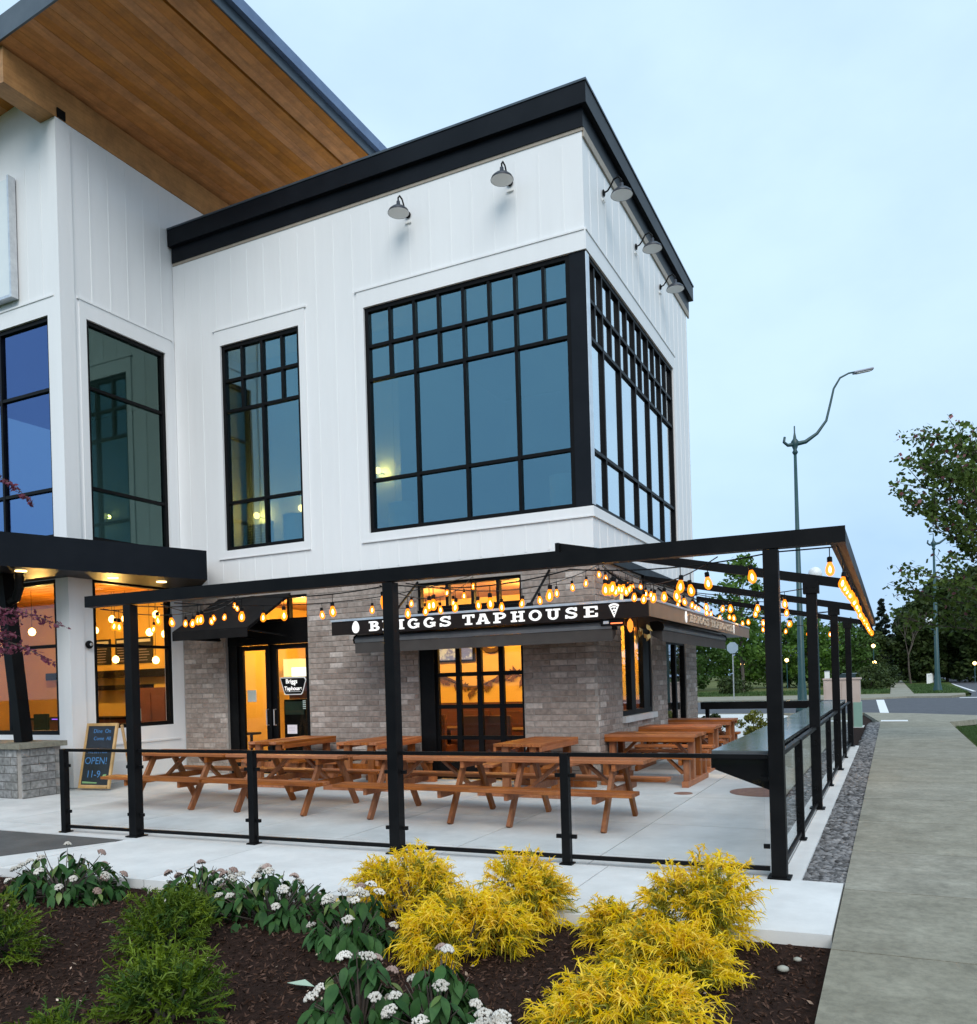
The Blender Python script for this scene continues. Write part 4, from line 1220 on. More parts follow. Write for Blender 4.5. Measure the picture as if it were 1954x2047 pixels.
# ================================================================== picnic tables
def board(mb_mat, p, q, w_, h_, side, parent, name, ch=.005):
    mb = MB(); mb.bar(p, q, w_, h_, side=side, ch=ch)
    return put(name, (mb, mb_mat), parent, world=False)
def a_frame(label, grp):
    t = thing('picnic_table', label, 'picnic table', (0, 0, 0), group=grp)
    L = 1.90; h = L / 2
    for k in range(5):
        y = (k - 2) * .146
        board(CEDAR_X, (-h, y, .735), (h, y, .735), .138, .04, (0, 1, 0), t, 'top_board')
    for s in (-1, 1):
        for k in range(2):
            y = s * (.60 + k * .146)
            board(CEDAR_X, (-h, y, .435), (h, y, .435), .138, .04, (0, 1, 0), t, 'seat_board')
    for x in (-.56, .56):
        for s in (-1, 1):
            o = board(CEDAR_T, (x, s * .17, .715), (x, s * .60, 0.0), .09, .045, (0, 1, 0), t, 'leg')
        board(CEDAR_X, (x + .045 * (1 if x < 0 else -1), -.76, .37), (x + .045 * (1 if x < 0 else -1), .76, .37), .045, .085, (1, 0, 0), t, 'seat_beam')
        board(CEDAR_X, (x - .045 * (1 if x < 0 else -1), -.34, .675), (x - .045 * (1 if x < 0 else -1), .34, .675), .045, .08, (1, 0, 0), t, 'cleat')
        board(CEDAR_T, (x * .92, .02, .40), (x * .25, .02, .70), .07, .04, (0, 1, 0), t, 'brace')
    return t
def trestle(label, grp):
    t = thing('picnic_table', label, 'picnic table', (0, 0, 0), group=grp)
    L = 1.46; h = L / 2
    for k in range(5):
        y = (k - 2) * .15
        board(CEDAR_X, (-h, y, .745), (h, y, .745), .142, .042, (0, 1, 0), t, 'top_board')
    for s in (-1, 1):
        for k in range(2):
            y = s * (.46 + k * .15)
            board(CEDAR_X, (-h, y, .44), (h, y, .44), .142, .042, (0, 1, 0), t, 'seat_board')
        board(CEDAR_X, (-h + .02, s * .36, .69), (h - .02, s * .36, .69), .04, .07, (0, 1, 0), t, 'apron_board')
    for x in (-h + .10, h - .10):
        sg = 1 if x > 0 else -1
        board(CEDAR_X, (x, -.68, .045), (x, .68, .045), .10, .09, (1, 0, 0), t, 'foot_runner')
        for s in (-1, 1):
            board(CEDAR_T, (x, s * .54, .09), (x, s * .54, .418), .11, .09, (0, 1, 0), t, 'seat_post')
            board(CEDAR_T, (x, s * .22, .09), (x, s * .22, .722), .11, .09, (0, 1, 0), t, 'leg')
            board(CEDAR_T, (x - sg * .06, s * .54, .20), (x - sg * .28, s * .54, .415), .09, .045, (0, 1, 0), t, 'seat_brace')
        board(CEDAR_X, (x - sg * .075, -.66, .372), (x - sg * .075, .66, .372), .05, .09, (1, 0, 0), t, 'seat_beam')
        board(CEDAR_T, (x - sg * .07, 0, .40), (x - sg * .40, 0, .715), .08, .045, (0, 1, 0), t, 'brace')
    return t
def relabel(o, label): o['label'] = label
G1 = 'long picnic tables in the row behind the front railing'
G2 = 'trestle picnic tables standing against the brick walls'
pa = a_frame('leftmost cedar picnic table of the front row, its bench reaching the chalkboard', G1)
pa.location = (-9.36, 9.14, 0)
for (x, y, rz, lb) in ((-7.42, 9.15, .0, 'cedar picnic table between the two left railing posts in the front row'),
                       (-5.28, 9.16, .005, 'cedar picnic table right behind the tall middle post in the front row'),
                       (-3.38, 9.14, -.01, 'rightmost cedar picnic table of the front row, near the open patio floor')):
    c = copy_tree(pa); c.location = (x, y, 0); c.rotation_euler = (0, 0, rz); relabel(c, lb)
tb = trestle('trestle picnic table beside the side wall, closest to the brick corner', G2)
tb.location = (-3.42, 13.05, 0); tb.rotation_euler = (0, 0, -.02)
for (x, y, rz, lb) in ((-3.52, 15.05, .01, 'middle trestle picnic table beside the side wall window'),
                       (-3.62, 17.35, .0, 'farthest trestle picnic table, near the far ledge and shrubs'),
                       (-9.42, 11.55, PI / 2, 'trestle picnic table end on before the entrance doors'),
                       (-7.62, 11.55, PI / 2 + .03, 'trestle picnic table end on at the left side of the garage door'),
                       (-4.80, 11.50, PI / 2 - .02, 'trestle picnic table end on at the right side of the garage door')):
    c = copy_tree(tb); c.location = (x, y, 0); c.rotation_euler = (0, 0, rz); relabel(c, lb)

# chalkboard A-frame ----------------------------------------------------------
cb = thing('chalkboard_sign', 'wood framed chalkboard with blue chalk writing leaning by the white pilaster', 'chalkboard', (-12.35, 9.95, 0))
SLATE = M('slate', (0.010, 0.014, 0.022), (0.02, 0.026, 0.036), rough=0.6, scale=5)
CHALK = M('blue_chalk', (0.09, 0.26, 0.52), (0.05, 0.16, 0.36), rough=0.9, scale=30)
rotc = Matrix.Translation((-12.33, 9.82, 0.03)) @ Matrix.Rotation(.12, 4, 'Z') @ Matrix.Rotation(-.22, 4, 'X')
def cbx(name, x0, x1, y0, y1, z0, z1, mat):
    mb = MB(); mb.box(x0, x1, y0, y1, z0, z1); mb.v = [tuple(rotc @ Vector(p)) for p in mb.v]
    return put(name, (mb, mat), cb)
cbx('slate', -.29, .29, -.008, .008, .06, 1.08, SLATE)
for (a, b, c, d_) in ((-.335, -.29, 0, 1.13), (.29, .335, 0, 1.13)): cbx('frame_board', a, b, -.018, .018, c, d_, OAK)
cbx('frame_board', -.29, .29, -.017, .017, 1.081, 1.13, OAK); cbx('frame_board', -.29, .29, -.017, .017, 0.0, .059, OAK)
cbx('ledge', -.30, .30, -.05, -.02, .0, .03, OAK)
rot2 = Matrix.Translation((-12.33, 10.33, 0.0)) @ Matrix.Rotation(.12, 4, 'Z') @ Matrix.Rotation(.2, 4, 'X')
for s in (-.31, .31):
    mb = MB(); mb.box(s - .02, s + .02, -.015, .015, .01, 1.12); mb.v = [tuple(rot2 @ Vector(p)) for p in mb.v]; put('rear_leg', (mb, OAK), cb)
fr = rotc @ Matrix.Translation((0, -.0095, 0)) @ Matrix.Rotation(PI / 2, 4, 'X')
def chalk(body, x, z, s, mat=CHALK): text('chalk_writing', body, s, mat, fr @ Matrix.Translation((x, z, 0)), cb, extrude=.0006)
chalk('Dine  On', .02, .99, .10); chalk('Come  All', .04, .86, .09); chalk('We Are Now', -.02, .63, .075); chalk('OPEN!', -.03, .47, .17); chalk('11-9', -.05, .24, .17)
GRN = M('green_chalk', (0.20, 0.36, 0.16), rough=.9)
mb = MB(); mb.add([tuple(rotc @ Vector(p)) for p in [(.12, -.0105, .17), (.20, -.0105, .19), (.24, -.0105, .25), (.17, -.0105, .24)]], [(0, 1, 2, 3)]); put('chalk_leaf', (mb, GRN), cb)
mb = MB(); mb.add([tuple(rotc @ Vector(p)) for p in [(-.27, -.0105, .085), (.05, -.0105, .085), (.05, -.0105, .105), (-.27, -.0105, .12)]], [(0, 1, 2, 3)]); put('chalk_line', (mb, GRN), cb)

# window stickers on the right door leaf
st = thing('door_decal', 'dark badge shaped decal with white name on the glass door', 'decal', (-10.23, 12.58, 1.5))
FD = Face('Y', 12.583)
pl = [(-.315, .17), (.28, .17), (.315, .12), (.225, -.13), (.19, -.165), (-.19, -.165), (-.22, -.13)]
mb = MB(); mb.prism(pl, lambda x, z: FD.P(-10.235 + x, .0, 1.685 + z), lambda x, z: FD.P(-10.235 + x, .004, 1.685 + z)); put('border', (mb, SHADE_I), st)
mb = MB(); mb.prism([(x * .93, z * .90) for x, z in pl], lambda x, z: FD.P(-10.235 + x, .0042, 1.685 + z), lambda x, z: FD.P(-10.235 + x, .0055, 1.685 + z)); put('badge', (mb, BLACK), st)
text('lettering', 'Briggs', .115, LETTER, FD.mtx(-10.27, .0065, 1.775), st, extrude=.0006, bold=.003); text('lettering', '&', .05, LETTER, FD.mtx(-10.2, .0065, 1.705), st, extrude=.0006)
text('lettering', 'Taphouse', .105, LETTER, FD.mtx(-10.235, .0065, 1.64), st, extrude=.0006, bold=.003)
mb = MB(); FD.box(mb, -10.42, -10.05, .0058, .0066, 1.578, 1.584); put('rule', (mb, SHADE_I), st)
nt_ = thing('door_notice', 'small white paper notice taped low on the glass door', 'notice', (-10.28, 12.58, .8))
mb = MB(); FD.box(mb, -10.40, -10.17, 0, .002, .78, .95); put('sheet', (mb, M('white_paper', (.8, .74, .78), (.74, .7, .74), rough=.8, scale=20)), nt_)
for k in range(4):
    mb = MB(); FD.box(mb, -10.37, -10.22 + .01 * (k % 2), .0024, .003, .90 - k * .03, .905 - k * .03); put('print_line', (mb, M('grey_print', (.4, .36, .42), rough=.8)), nt_)
hs_ = thing('hours_decal', 'white opening hours lines printed on the glass door', 'decal', (-10.1, 12.58, 1.3))
for k in range(5):
    for a, b in ((-10.02, -9.95), (-9.92, -9.86)):
        mb = MB(); FD.box(mb, a, b, 0, .001, 1.25 + k * .035, 1.268 + k * .035); put('hours_line', (mb, M('pale_decal', (.45, .55, .52), rough=.6)), hs_)
nt2 = thing('door_notice', 'white paper sheet taped on the left glass door', 'notice', (-11.25, 12.58, 1.4))
mb = MB(); FD.box(mb, -11.36, -11.14, 0, .002, 1.40, 1.63); put('sheet', (mb, M('pale_paper', (.6, .62, .55), rough=.8)), nt2)
nt3 = thing('window_notice', 'small white paper card taped inside the wing window', 'notice', (-13.02, 11.0, 1.2))
mb = MB(); BLKR.box(mb, 11.10, 11.45, -.095, -.093, 1.10, 1.34); put('sheet', (mb, M('pale_paper', (.6, .62, .55), rough=.8)), nt3)

# manhole and drain
RUST = M('rusty_iron', (0.20, 0.10, 0.075), (0.27, 0.15, 0.115), rough=.8, scale=9, bump=.4, bscale=60)
mh = thing('manhole_cover', 'round rusty manhole cover set in the pale patio floor', 'manhole cover', (-1.65, 12.15, 0))
mb = MB(); mb.lathe([(.44, -.02), (.44, .006), (.41, .008)], (-1.65, 12.15, 0), 40); put('cover', (mb, RUST), mh)
mb = MB(); mb.lathe([(.47, -.02), (.47, .004), (.445, .004)], (-1.65, 12.15, 0), 40); put('rim', (mb, RUST), mh)
dr_ = thing('floor_drain', 'small round rusty drain lid in the patio floor', 'drain', (-2.70, 11.76, 0))
mb = MB(); mb.lathe([(.13, -.02), (.13, .006), (.11, .008)], (-2.70, 11.76, 0), 28); put('lid', (mb, RUST), dr_)

# ================================================================== rooms behind the glass
def pendant(x, y, z, top, lab, r_=.075):
    t = thing('pendant_lamp', lab, 'pendant lamp', (x, y, z), group='lit pendant lamps behind the glass')
    mb = MB(); mb.smooth = True; mb.lathe([(.015, r_ * 1.2), (r_ * .8, r_ * .7), (r_, 0), (r_ * .7, -r_ * .75), (.01, -r_)], (x, y, z), 12); put('globe', (mb, PEND), t)
    mb = MB(); mb.tube([(x, y, z + r_ * 1.2), (x, y, top)], .006, 4); put('cord', (mb, BLACK), t)
PL = [(-15.58, 13.0, 3.29, 'pendant lamp at upper left in the wing side window'), (-15.17, 13.0, 3.28, 'pendant lamp close beside the first one in the wing side window'),
      (-14.23, 13.0, 3.31, 'pendant lamp right of the tall post in the wing side window'), (-13.9, 13.0, 3.29, 'pendant lamp nearest the window edge in the top row of the wing'),
      (-14.44, 13.0, 2.94, 'second row pendant lamp right of the tall post in the wing'), (-13.98, 13.0, 2.88, 'second row pendant lamp by the right window edge in the wing'),
      (-15.5, 13.0, 2.39, 'low pendant lamp before the menu boards, left of the post'), (-14.27, 13.0, 2.33, 'low pendant lamp before the menu boards, right of the post'),
      (-16.13, 13.0, 3.07, 'pendant lamp hidden partly by the white pilaster'), (-16.6, 11.8, 3.01, 'single pendant lamp in the wing front window')]
for x, y, z, lb in PL: pendant(x, y, z, 3.9, lb)
for i, (x, y) in enumerate(((-17.0, 12.3), (-14.6, 12.2))): point('pendant_light', (x, y, 2.9), 85)
for i, (x, y) in enumerate(((-11.2, 14.2), (-8.4, 14.3), (-6.1, 14.3), (-5.0, 15.2))):
    point('room_light', (x, y, 3.0), 105)
for i, (x, y, lb) in enumerate(((-10.9, 15.0, 'small ceiling lamp seen through the left glass door'), (-10.2, 15.2, 'small ceiling lamp seen through the right glass door'), (-10.6, 14.6, 'second small ceiling lamp behind the right glass door'))):
    pendant(x, y, 3.2, 3.5, lb, .05)
# menu boards, shelf and bar in the wing
for i, (a, b, lb) in enumerate(((-18.25, -17.55, 'black menu board left of the three over the bar'), (-17.35, -16.85, 'black menu board in the middle over the bar'), (-16.75, -16.1, 'black menu board right of the three over the bar'))):
    t = thing('menu_board', lb, 'menu board', ((a + b) / 2, 14.55, 2.4), group='menu boards over the bar')
    mb = MB(); mb.box(a, b, 14.56, 14.59, 2.36, 3.0); put('board', (mb, SLATE), t)
    mb = MB(); mb.box(a + .05, b - .05, 14.553, 14.558, 2.88, 2.95); put('heading', (mb, SHADE_I), t)
    for k in range(6):
        mb = MB(); mb.box(a + .06, b - .08 - .1 * rs.random(), 14.553, 14.558, 2.43 + k * .065, 2.445 + k * .065); put('menu_line', (mb, M('grey_print', (.4, .36, .42), rough=.8)), t)
t = thing('bar_shelf', 'dark wall shelf running below the menu boards', 'shelf', (-17, 14.4, 2.1)); mb = MB(); mb.box(-19.5, -14.0, 14.2, 14.59, 2.02, 2.2); put('shelf_board', (mb, BLACK), t)
t = thing('service_counter', 'dark bar counter with purple glow strip inside the wing', 'counter', (-16.5, 13.8, 0))
mb = MB(); mb.box(-19.0, -15.9, 13.3, 13.9, 0.0, 1.05); put('counter_body', (mb, REDWOOD), t)
mb = MB(); mb.box(-19.0, -15.85, 13.25, 13.95, 1.05, 1.10); put('counter_top', (mb, BLACK), t)
mb = MB(); mb.box(-18.0, -16.6, 13.235, 13.248, 1.06, 1.08); put('glow_strip', (mb, glow_glass('purple_led', (.40, .14, 1.0), 1.0, 1.0)), t)
mb = MB(); mb.box(-18.6, -15.9, 14.1, 14.4, 1.72, 1.84); put('back_shelf', (mb, BLACK), t)
t = thing('wood_cabinet', 'tall red brown cabinet beside the bar', 'cabinet', (-15.0, 13.9, 0)); mb = MB(); mb.box(-15.55, -14.2, 13.6, 14.5, 0, 1.75); put('cabinet_body', (mb, REDWOOD), t)
for k in range(3):
    mb = MB(); mb.box(-15.52 + k * .44, -15.12 + k * .44, 13.585, 13.598, .1, 1.65); put('cabinet_door', (mb, REDWOOD), t)
# left window furniture
for i, (x, lb) in enumerate(((-16.3, 'dark high backed chair in the wing front window'), (-15.5, 'second dark chair deeper in the wing front window'))):
    t = thing('dining_chair', lb, 'chair', (x, 11.5, 0)); mb = MB(); mb.box(x - .22, x + .22, 11.3, 11.74, .43, .48); put('seat', (mb, BLACK), t)
    mb = MB(); mb.box(x - .22, x + .22, 11.72, 11.77, .5, 1.25); put('backrest', (mb, BLACK), t)
    for dx in (-.19, .19):
        for y in (11.33, 11.7):
            mb = MB(); mb.box(x + dx - .02, x + dx + .02, y - .02, y + .02, 0, .43); put('leg', (mb, BLACK), t)
# main room behind the garage door
t = thing('wall_television', 'framed screen with blue pictures high behind the garage door', 'television', (-8.4, 16.1, 2.2))
mb = MB(); mb.box(-9.35, -8.15, 16.12, 16.19, 2.12, 2.75); put('frame', (mb, BLACK), t)
TVM = M('screen_picture', (.10, .12, .30), (.45, .55, .55), rough=.3, scale=5, contrast=(.45, .55), emit=(.25, .35, .6), estr=.25)
mb = MB(); mb.box(-9.3, -8.2, 16.112, 16.119, 2.16, 2.71); put('screen', (mb, TVM), t)
t = thing('wall_wreath', 'dark round wreath on the warm wall behind the garage door', 'wreath', (-7.6, 16.1, 2.5))
mb = MB(); mb.tube([(-7.75 + .26 * math.cos(a), 16.15, 2.58 + .26 * math.sin(a)) for a in np.linspace(0, 2 * PI, 20)], .06, 6); put('ring', (mb, M('dry_twig', (.08, .045, .03), (.12, .07, .04), rough=.9, scale=20)), t)
TW = MATS['dry_twig']
t = thing('wall_branch', 'long brown painted branch with leaves across the warm wall', 'wall art', (-8, 16.1, 1.7))
bp_ = [(-9.6 + .16 * k, 16.17, 1.68 + .13 * math.sin(k * .55)) for k in range(19)]
mb = MB(); mb.tube(bp_, [.05 - .0022 * k for k in range(19)], 5); put('branch', (mb, TW), t)
lm = MB(); lm.add([(0, 0, 0), (.07, 0, .05), (.2, -.01, 0), (.07, 0, -.05)], [(0, 1, 2, 3)]); lme = lm.mesh('leaf', M('brown_leaf_paint', (.20, .09, .02), (.12, .06, .02), rough=.8, scale=8))
for k in range(60):
    p = bp_[rs.randrange(17)]; put('leaf', lme, t, loc=(p[0], p[1] - .02, p[2] + rs.random() * .16 - .10), rot=(0, rs.random() * 6.28, 0))
for i, (x, y, lb) in enumerate(((-8.2, 14.9, 'dark dining table far left behind the garage door'), (-6.6, 14.4, 'dark dining table in the middle behind the garage door'), (-5.5, 15.3, 'dark dining table far right behind the garage door'))):
    t = thing('dining_table', lb, 'table', (x, y, 0)); mb = MB(); mb.box(x - .55, x + .55, y - .4, y + .4, .72, .76); put('tabletop', (mb, DARKW), t)
    mb = MB(); mb.box(x - .05, x + .05, y - .05, y + .05, 0, .72); mb.box(x - .3, x + .3, y - .3, y + .3, 0.005, .03); put('pedestal', (mb, BLACK), t)
    for s in (-1, 1):
        mb = MB(); mb.box(x - .5, x + .5, y + s * .75 - .2, y + s * .75 + .2, .0, .45); mb.box(x - .5, x + .5, y + s * .97 - .04, y + s * .97 + .04, .0, 1.05); put('bench', (mb, REDWOOD), t)
t = thing('wainscot_panel', 'red brown wainscot on the back wall behind the garage door', 'wall panel', (-8, 16.1, 0)); mb = MB(); mb.box(-12.6, -4.4, 16.16, 16.198, 0.01, 1.22); put('panel', (mb, REDWOOD), t)
t = thing('hallway_cabinet', 'pale lit display cabinet seen through the right door', 'cabinet', (-12.2, 15.0, 0)); mb = MB(); mb.box(-12.3, -11.85, 14.8, 15.2, 1.5, 2.3); put('cabinet_body', (mb, glow_glass('display_light', (1.0, .72, .25), 1.1, 1.0)), t); mb = MB(); mb.box(-12.3, -11.85, 14.76, 14.79, 1.86, 1.9); put('shelf', (mb, DARKW), t)
t = thing('drinks_fridge', 'tall black drinks fridge behind the right door', 'fridge', (-10.7, 13.4, 0)); mb = MB(); mb.box(-10.98, -10.45, 13.2, 13.7, 0, 1.42); put('fridge_body', (mb, BLACK), t); mb = MB(); mb.box(-10.95, -10.48, 13.19, 13.199, 1.12, 1.38); put('fridge_header', (mb, M('dark_green_panel', (.02, .06, .045), rough=.4)), t)
t = thing('lit_counter_sign', 'small bright white lit sign on the fridge', 'sign', (-10.7, 13.4, 1.9)); mb = MB(); mb.box(-10.85, -10.5, 13.3, 13.45, 1.88, 2.06); put('lamp_box', (mb, glow_glass('white_sign_light', (1.0, .93, .75), 1.6, 1.0)), t); mb = MB(); mb.box(-10.9, -10.46, 13.27, 13.5, 1.43, 1.875); put('base', (mb, REDWOOD), t)
t = thing('bar_stool', 'black round bar stool just inside the left glass door', 'stool', (-11.85, 13.2, 0))
mb = MB(); mb.lathe([(.2, 0), (.2, .04)], (-11.85, 13.2, .72), 16); put('seat', (mb, BLACK), t); mb = MB(); mb.tube([(-11.85, 13.2, .02), (-11.85, 13.2, .72)], .03, 8); put('stem', (mb, BLACK), t); mb = MB(); mb.lathe([(.2, 0), (.2, .02)], (-11.85, 13.2, .006), 16); put('base', (mb, BLACK), t)
# upper floor
for i, (x, y, z, lb) in enumerate(((-12.2, 13.95, 5.38, 'lit wall sconce left in the narrow upper window'), (-11.0, 13.95, 5.40, 'lit wall sconce right in the narrow upper window'), (-9.08, 13.95, 5.92, 'lit wall sconce at the left edge of the big upper window'))):
    t = thing('wall_sconce', lb, 'wall sconce', (x, y, z), group='lit sconces on the upper floor')
    mb = MB(); mb.smooth = True; mb.lathe([(.01, .07), (.06, .04), (.07, 0), (.05, -.05), (.01, -.07)], (x, y, z), 12); put('globe', (mb, PEND), t)
    mb = MB(); mb.tube([(x, y + .06, z - .02), (x, 14.19, z - .02)], .015, 6); put('arm', (mb, BLACK), t)
    point('sconce_light', (x, 14.06, z), 24, (1.0, .58, .12), .05)
SHD = M('pale_drum_shade', (.42, .56, .58), (.48, .62, .63), rough=.7, scale=3)
for i, (x, y, z0, z1, r_, lb) in enumerate(((-8.15, 13.3, 4.45, 5.0, .26, 'pale blue drum stool at the left of the big upper window'), (-4.95, 13.4, 4.4, 5.1, .26, 'pale cylindrical stool at the right of the big upper window'), (-10.42, 13.0, 4.4, 5.0, .22, 'pale blue drum stool in the narrow upper window'))):
    t = thing('drum_stool', lb, 'stool', (x, y, 4.3), group='drum stools on the upper floor')
    mb = MB(); mb.smooth = False; mb.lathe([(r_, 4.301), (r_, z1)], (x, y, 0), 24); put('drum', (mb, SHD), t); mb = MB(); mb.lathe([(r_ + .01, z1 + .001), (r_ + .01, z1 + .03)], (x, y, 0), 24); put('cushion', (mb, SHD), t)
t = thing('woven_screen', 'woven pale screen standing in the narrow upper window', 'screen', (-11.3, 13.0, 4.3))
for k in range(12):
    mb = MB(); mb.box(-11.75, -11.1, 13.1, 13.13, 4.33 + k * .055, 4.365 + k * .055); put('slat', (mb, M('olive_reed', (.16, .2, .11), (.22, .26, .15), rough=.8, scale=8)), t)
for x in (-11.76, -11.08):
    mb = MB(); mb.box(x - .015, x + .015, 13.09, 13.14, 4.301, 5.0); put('upright', (mb, MATS['olive_reed']), t)
t = thing('work_desk', 'dark desk behind the big upper window', 'desk', (-8.5, 13.8, 4.3)); mb = MB(); mb.box(-8.68, -7.6, 13.6, 14.1, 4.66, 4.70); put('desktop', (mb, BLACK), t); mb = MB(); mb.box(-8.6, -8.55, 13.65, 14.05, 4.301, 4.66); mb.box(-7.7, -7.65, 13.65, 14.05, 4.301, 4.66); put('leg', (mb, BLACK), t)
# ================================================================== vegetation helpers
def np_mesh(name, V, Fq, mat, smooth=False):
    me = bpy.data.meshes.new(name)
    V = np.asarray(V, dtype=np.float32); Fq = np.asarray(Fq, dtype=np.int32)
    nf, k = Fq.shape
    me.vertices.add(len(V)); me.vertices.foreach_set('co', V.ravel())
    me.loops.add(nf * k); me.loops.foreach_set('vertex_index', Fq.ravel())
    me.polygons.add(nf); me.polygons.foreach_set('loop_start', np.arange(0, nf * k, k, dtype=np.int32)); me.polygons.foreach_set('loop_total', np.full(nf, k, dtype=np.int32))
    if smooth: me.polygons.foreach_set('use_smooth', np.ones(nf, dtype=bool))
    me.materials.append(mat)
    me.update(calc_edges=True); me.validate()
    return me
def unit(a): return a / np.maximum(np.linalg.norm(a, axis=-1, keepdims=True), 1e-9)
def leaf_quads(C, size, rng, flat=0.0, aspect=.55):
    """bent leaf diamonds at centres C; flat>0 biases them to lie level"""
    n = len(C)
    d = unit(rng.normal(size=(n, 3)) * np.array([1, 1, 1 - .6 * flat]))
    s = unit(np.cross(d, rng.normal(size=(n, 3)) + np.array([0, 0, 2.5 * flat])))
    nn = np.cross(d, s)
    L = (size * (0.6 + .8 * rng.random((n, 1))))
    a = C - d * L * .5
    b = C + s * L * aspect * .5 - nn * L * .06
    c = C + d * L * .5 - nn * L * .1
    e = C - s * L * aspect * .5 - nn * L * .06
    V = np.stack([a, b, c, e], 1).reshape(-1, 3)
    F_ = np.arange(4 * n).reshape(n, 4)
    return V, F_
def ribbons(P, side, w_):
    """P (n,k,3) polylines, side (n,3), width tapering"""
    n, k, _ = P.shape
    tw = np.linspace(1.0, .35, k)[None, :, None] * w_
    A = P + side[:, None, :] * tw * .5; Bq = P - side[:, None, :] * tw * .5
    V = np.stack([A, Bq], 2).reshape(-1, 3)
    base = (np.arange(n) * 2 * k)[:, None]
    fs = []
    for i in range(k - 1):
        fs.append(np.stack([base[:, 0] + 2 * i, base[:, 0] + 2 * i + 1, base[:, 0] + 2 * i + 3, base[:, 0] + 2 * i + 2], 1))
    return V, np.concatenate(fs, 0)

def foliage_mat(name, c1, c2, tr=.25, island=.3, scale=3.0, rough=.6):
    return M(name, c1, c2, rough=rough, scale=scale, contrast=(.35, .65), island=island, trans=tr, spec=.25)

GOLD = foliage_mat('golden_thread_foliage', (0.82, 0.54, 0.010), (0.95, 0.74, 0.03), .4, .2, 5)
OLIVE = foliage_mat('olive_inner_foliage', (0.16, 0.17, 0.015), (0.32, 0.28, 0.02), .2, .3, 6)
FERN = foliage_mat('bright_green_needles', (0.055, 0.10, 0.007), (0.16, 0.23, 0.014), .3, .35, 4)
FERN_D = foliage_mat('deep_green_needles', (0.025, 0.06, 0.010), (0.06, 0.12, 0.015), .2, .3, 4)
BARK = M('grey_brown_bark', (0.06, 0.045, 0.035), (0.11, 0.09, 0.075), rough=.95, scale=8, stretch=(1, 1, .2), bump=.5, bscale=30)

def thread_bush(name, label, group, loc, rx, ry, h, seed, mats, n_sprays=420, n_side=16, w_=.006, L=(.14, .26), droop=1.0, lobes=9, side_len=(.04, .11), lobe_r=(.34, .26)):
    rng = np.random.default_rng(seed)
    t = thing(name, label, 'shrub', loc, group=group)
    lc = unit(rng.normal(size=(lobes, 3))) * np.array([.62, .62, .45]); lc[:, 2] = np.abs(lc[:, 2]) + .18
    lr = lobe_r[0] + lobe_r[1] * rng.random(lobes)
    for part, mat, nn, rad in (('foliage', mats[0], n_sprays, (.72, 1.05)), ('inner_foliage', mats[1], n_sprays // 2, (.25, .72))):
        k = rng.integers(0, lobes, nn)
        d = unit(rng.normal(size=(nn, 3)) + np.array([0, 0, .35]))
        pos = lc[k] + d * (lr[k] * (rad[0] + (rad[1] - rad[0]) * rng.random(nn)))[:, None]
        pos[:, 2] = np.maximum(pos[:, 2], .02 + .1 * rng.random(nn))
        outd = unit(pos * np.array([1, 1, .8]) + d * .8 + np.array([0, 0, .35]))
        sc3 = np.array([rx, ry, h / 1.15])
        base = pos * sc3
        Ls = (L[0] + (L[1] - L[0]) * rng.random(nn))[:, None]
        # spray axis with drooping tip, 6 points
        ts = np.linspace(0, 1, 6)
        ax_ = base[:, None, :] + outd[:, None, :] * (ts[None, :, None] * Ls[:, None, :])
        ax_[:, :, 2] -= droop * (ts[None, :] ** 2) * (Ls * .55)
        s1 = unit(np.cross(outd, rng.normal(size=(nn, 3))))
        V, Fq = ribbons(ax_, s1, w_ * 1.5)
        Vs, Fs = [V], [Fq]; off = len(V)
        # side threads
        tt = rng.random((nn, n_side)) * .95 + .05
        idx = tt * 5; i0 = np.clip(idx.astype(int), 0, 4); fr_ = (idx - i0)[..., None]
        ar = np.arange(nn)[:, None]
        st_ = ax_[ar, i0] * (1 - fr_) + ax_[ar, i0 + 1] * fr_
        dd = unit(outd[:, None, :] * .75 + rng.normal(size=(nn, n_side, 3)) * .62)
        ll = (side_len[0] + (side_len[1] - side_len[0]) * rng.random((nn, n_side)))[..., None]
        u = np.linspace(0, 1, 4)
        P = st_[:, :, None, :] + dd[:, :, None, :] * (u[None, None, :, None] * ll[..., None, :])
        P[..., 2] -= droop * (u[None, None, :] ** 2) * ll * .7
        P = P.reshape(-1, 4, 3)
        sd = unit(np.cross(dd.reshape(-1, 3), rng.normal(size=(nn * n_side, 3))))
        V, Fq = ribbons(P, sd, w_)
        Vs.append(V); Fs.append(Fq + off)
        o = put(part, np_mesh(part, np.concatenate(Vs), np.concatenate(Fs), mat), t, world=False)
    mb = MB()
    for k in range(8):
        a = 2 * PI * k / 8 + rng.random(); q = (.45 * rx * math.cos(a), .45 * ry * math.sin(a), h * .55)
        mb.tube([(0, 0, -.05), (q[0] * .4, q[1] * .4, h * .25), q], [.014, .010, .005], 5)
    put('stems', mb.mesh('stems', BARK), t, world=False)
    return t

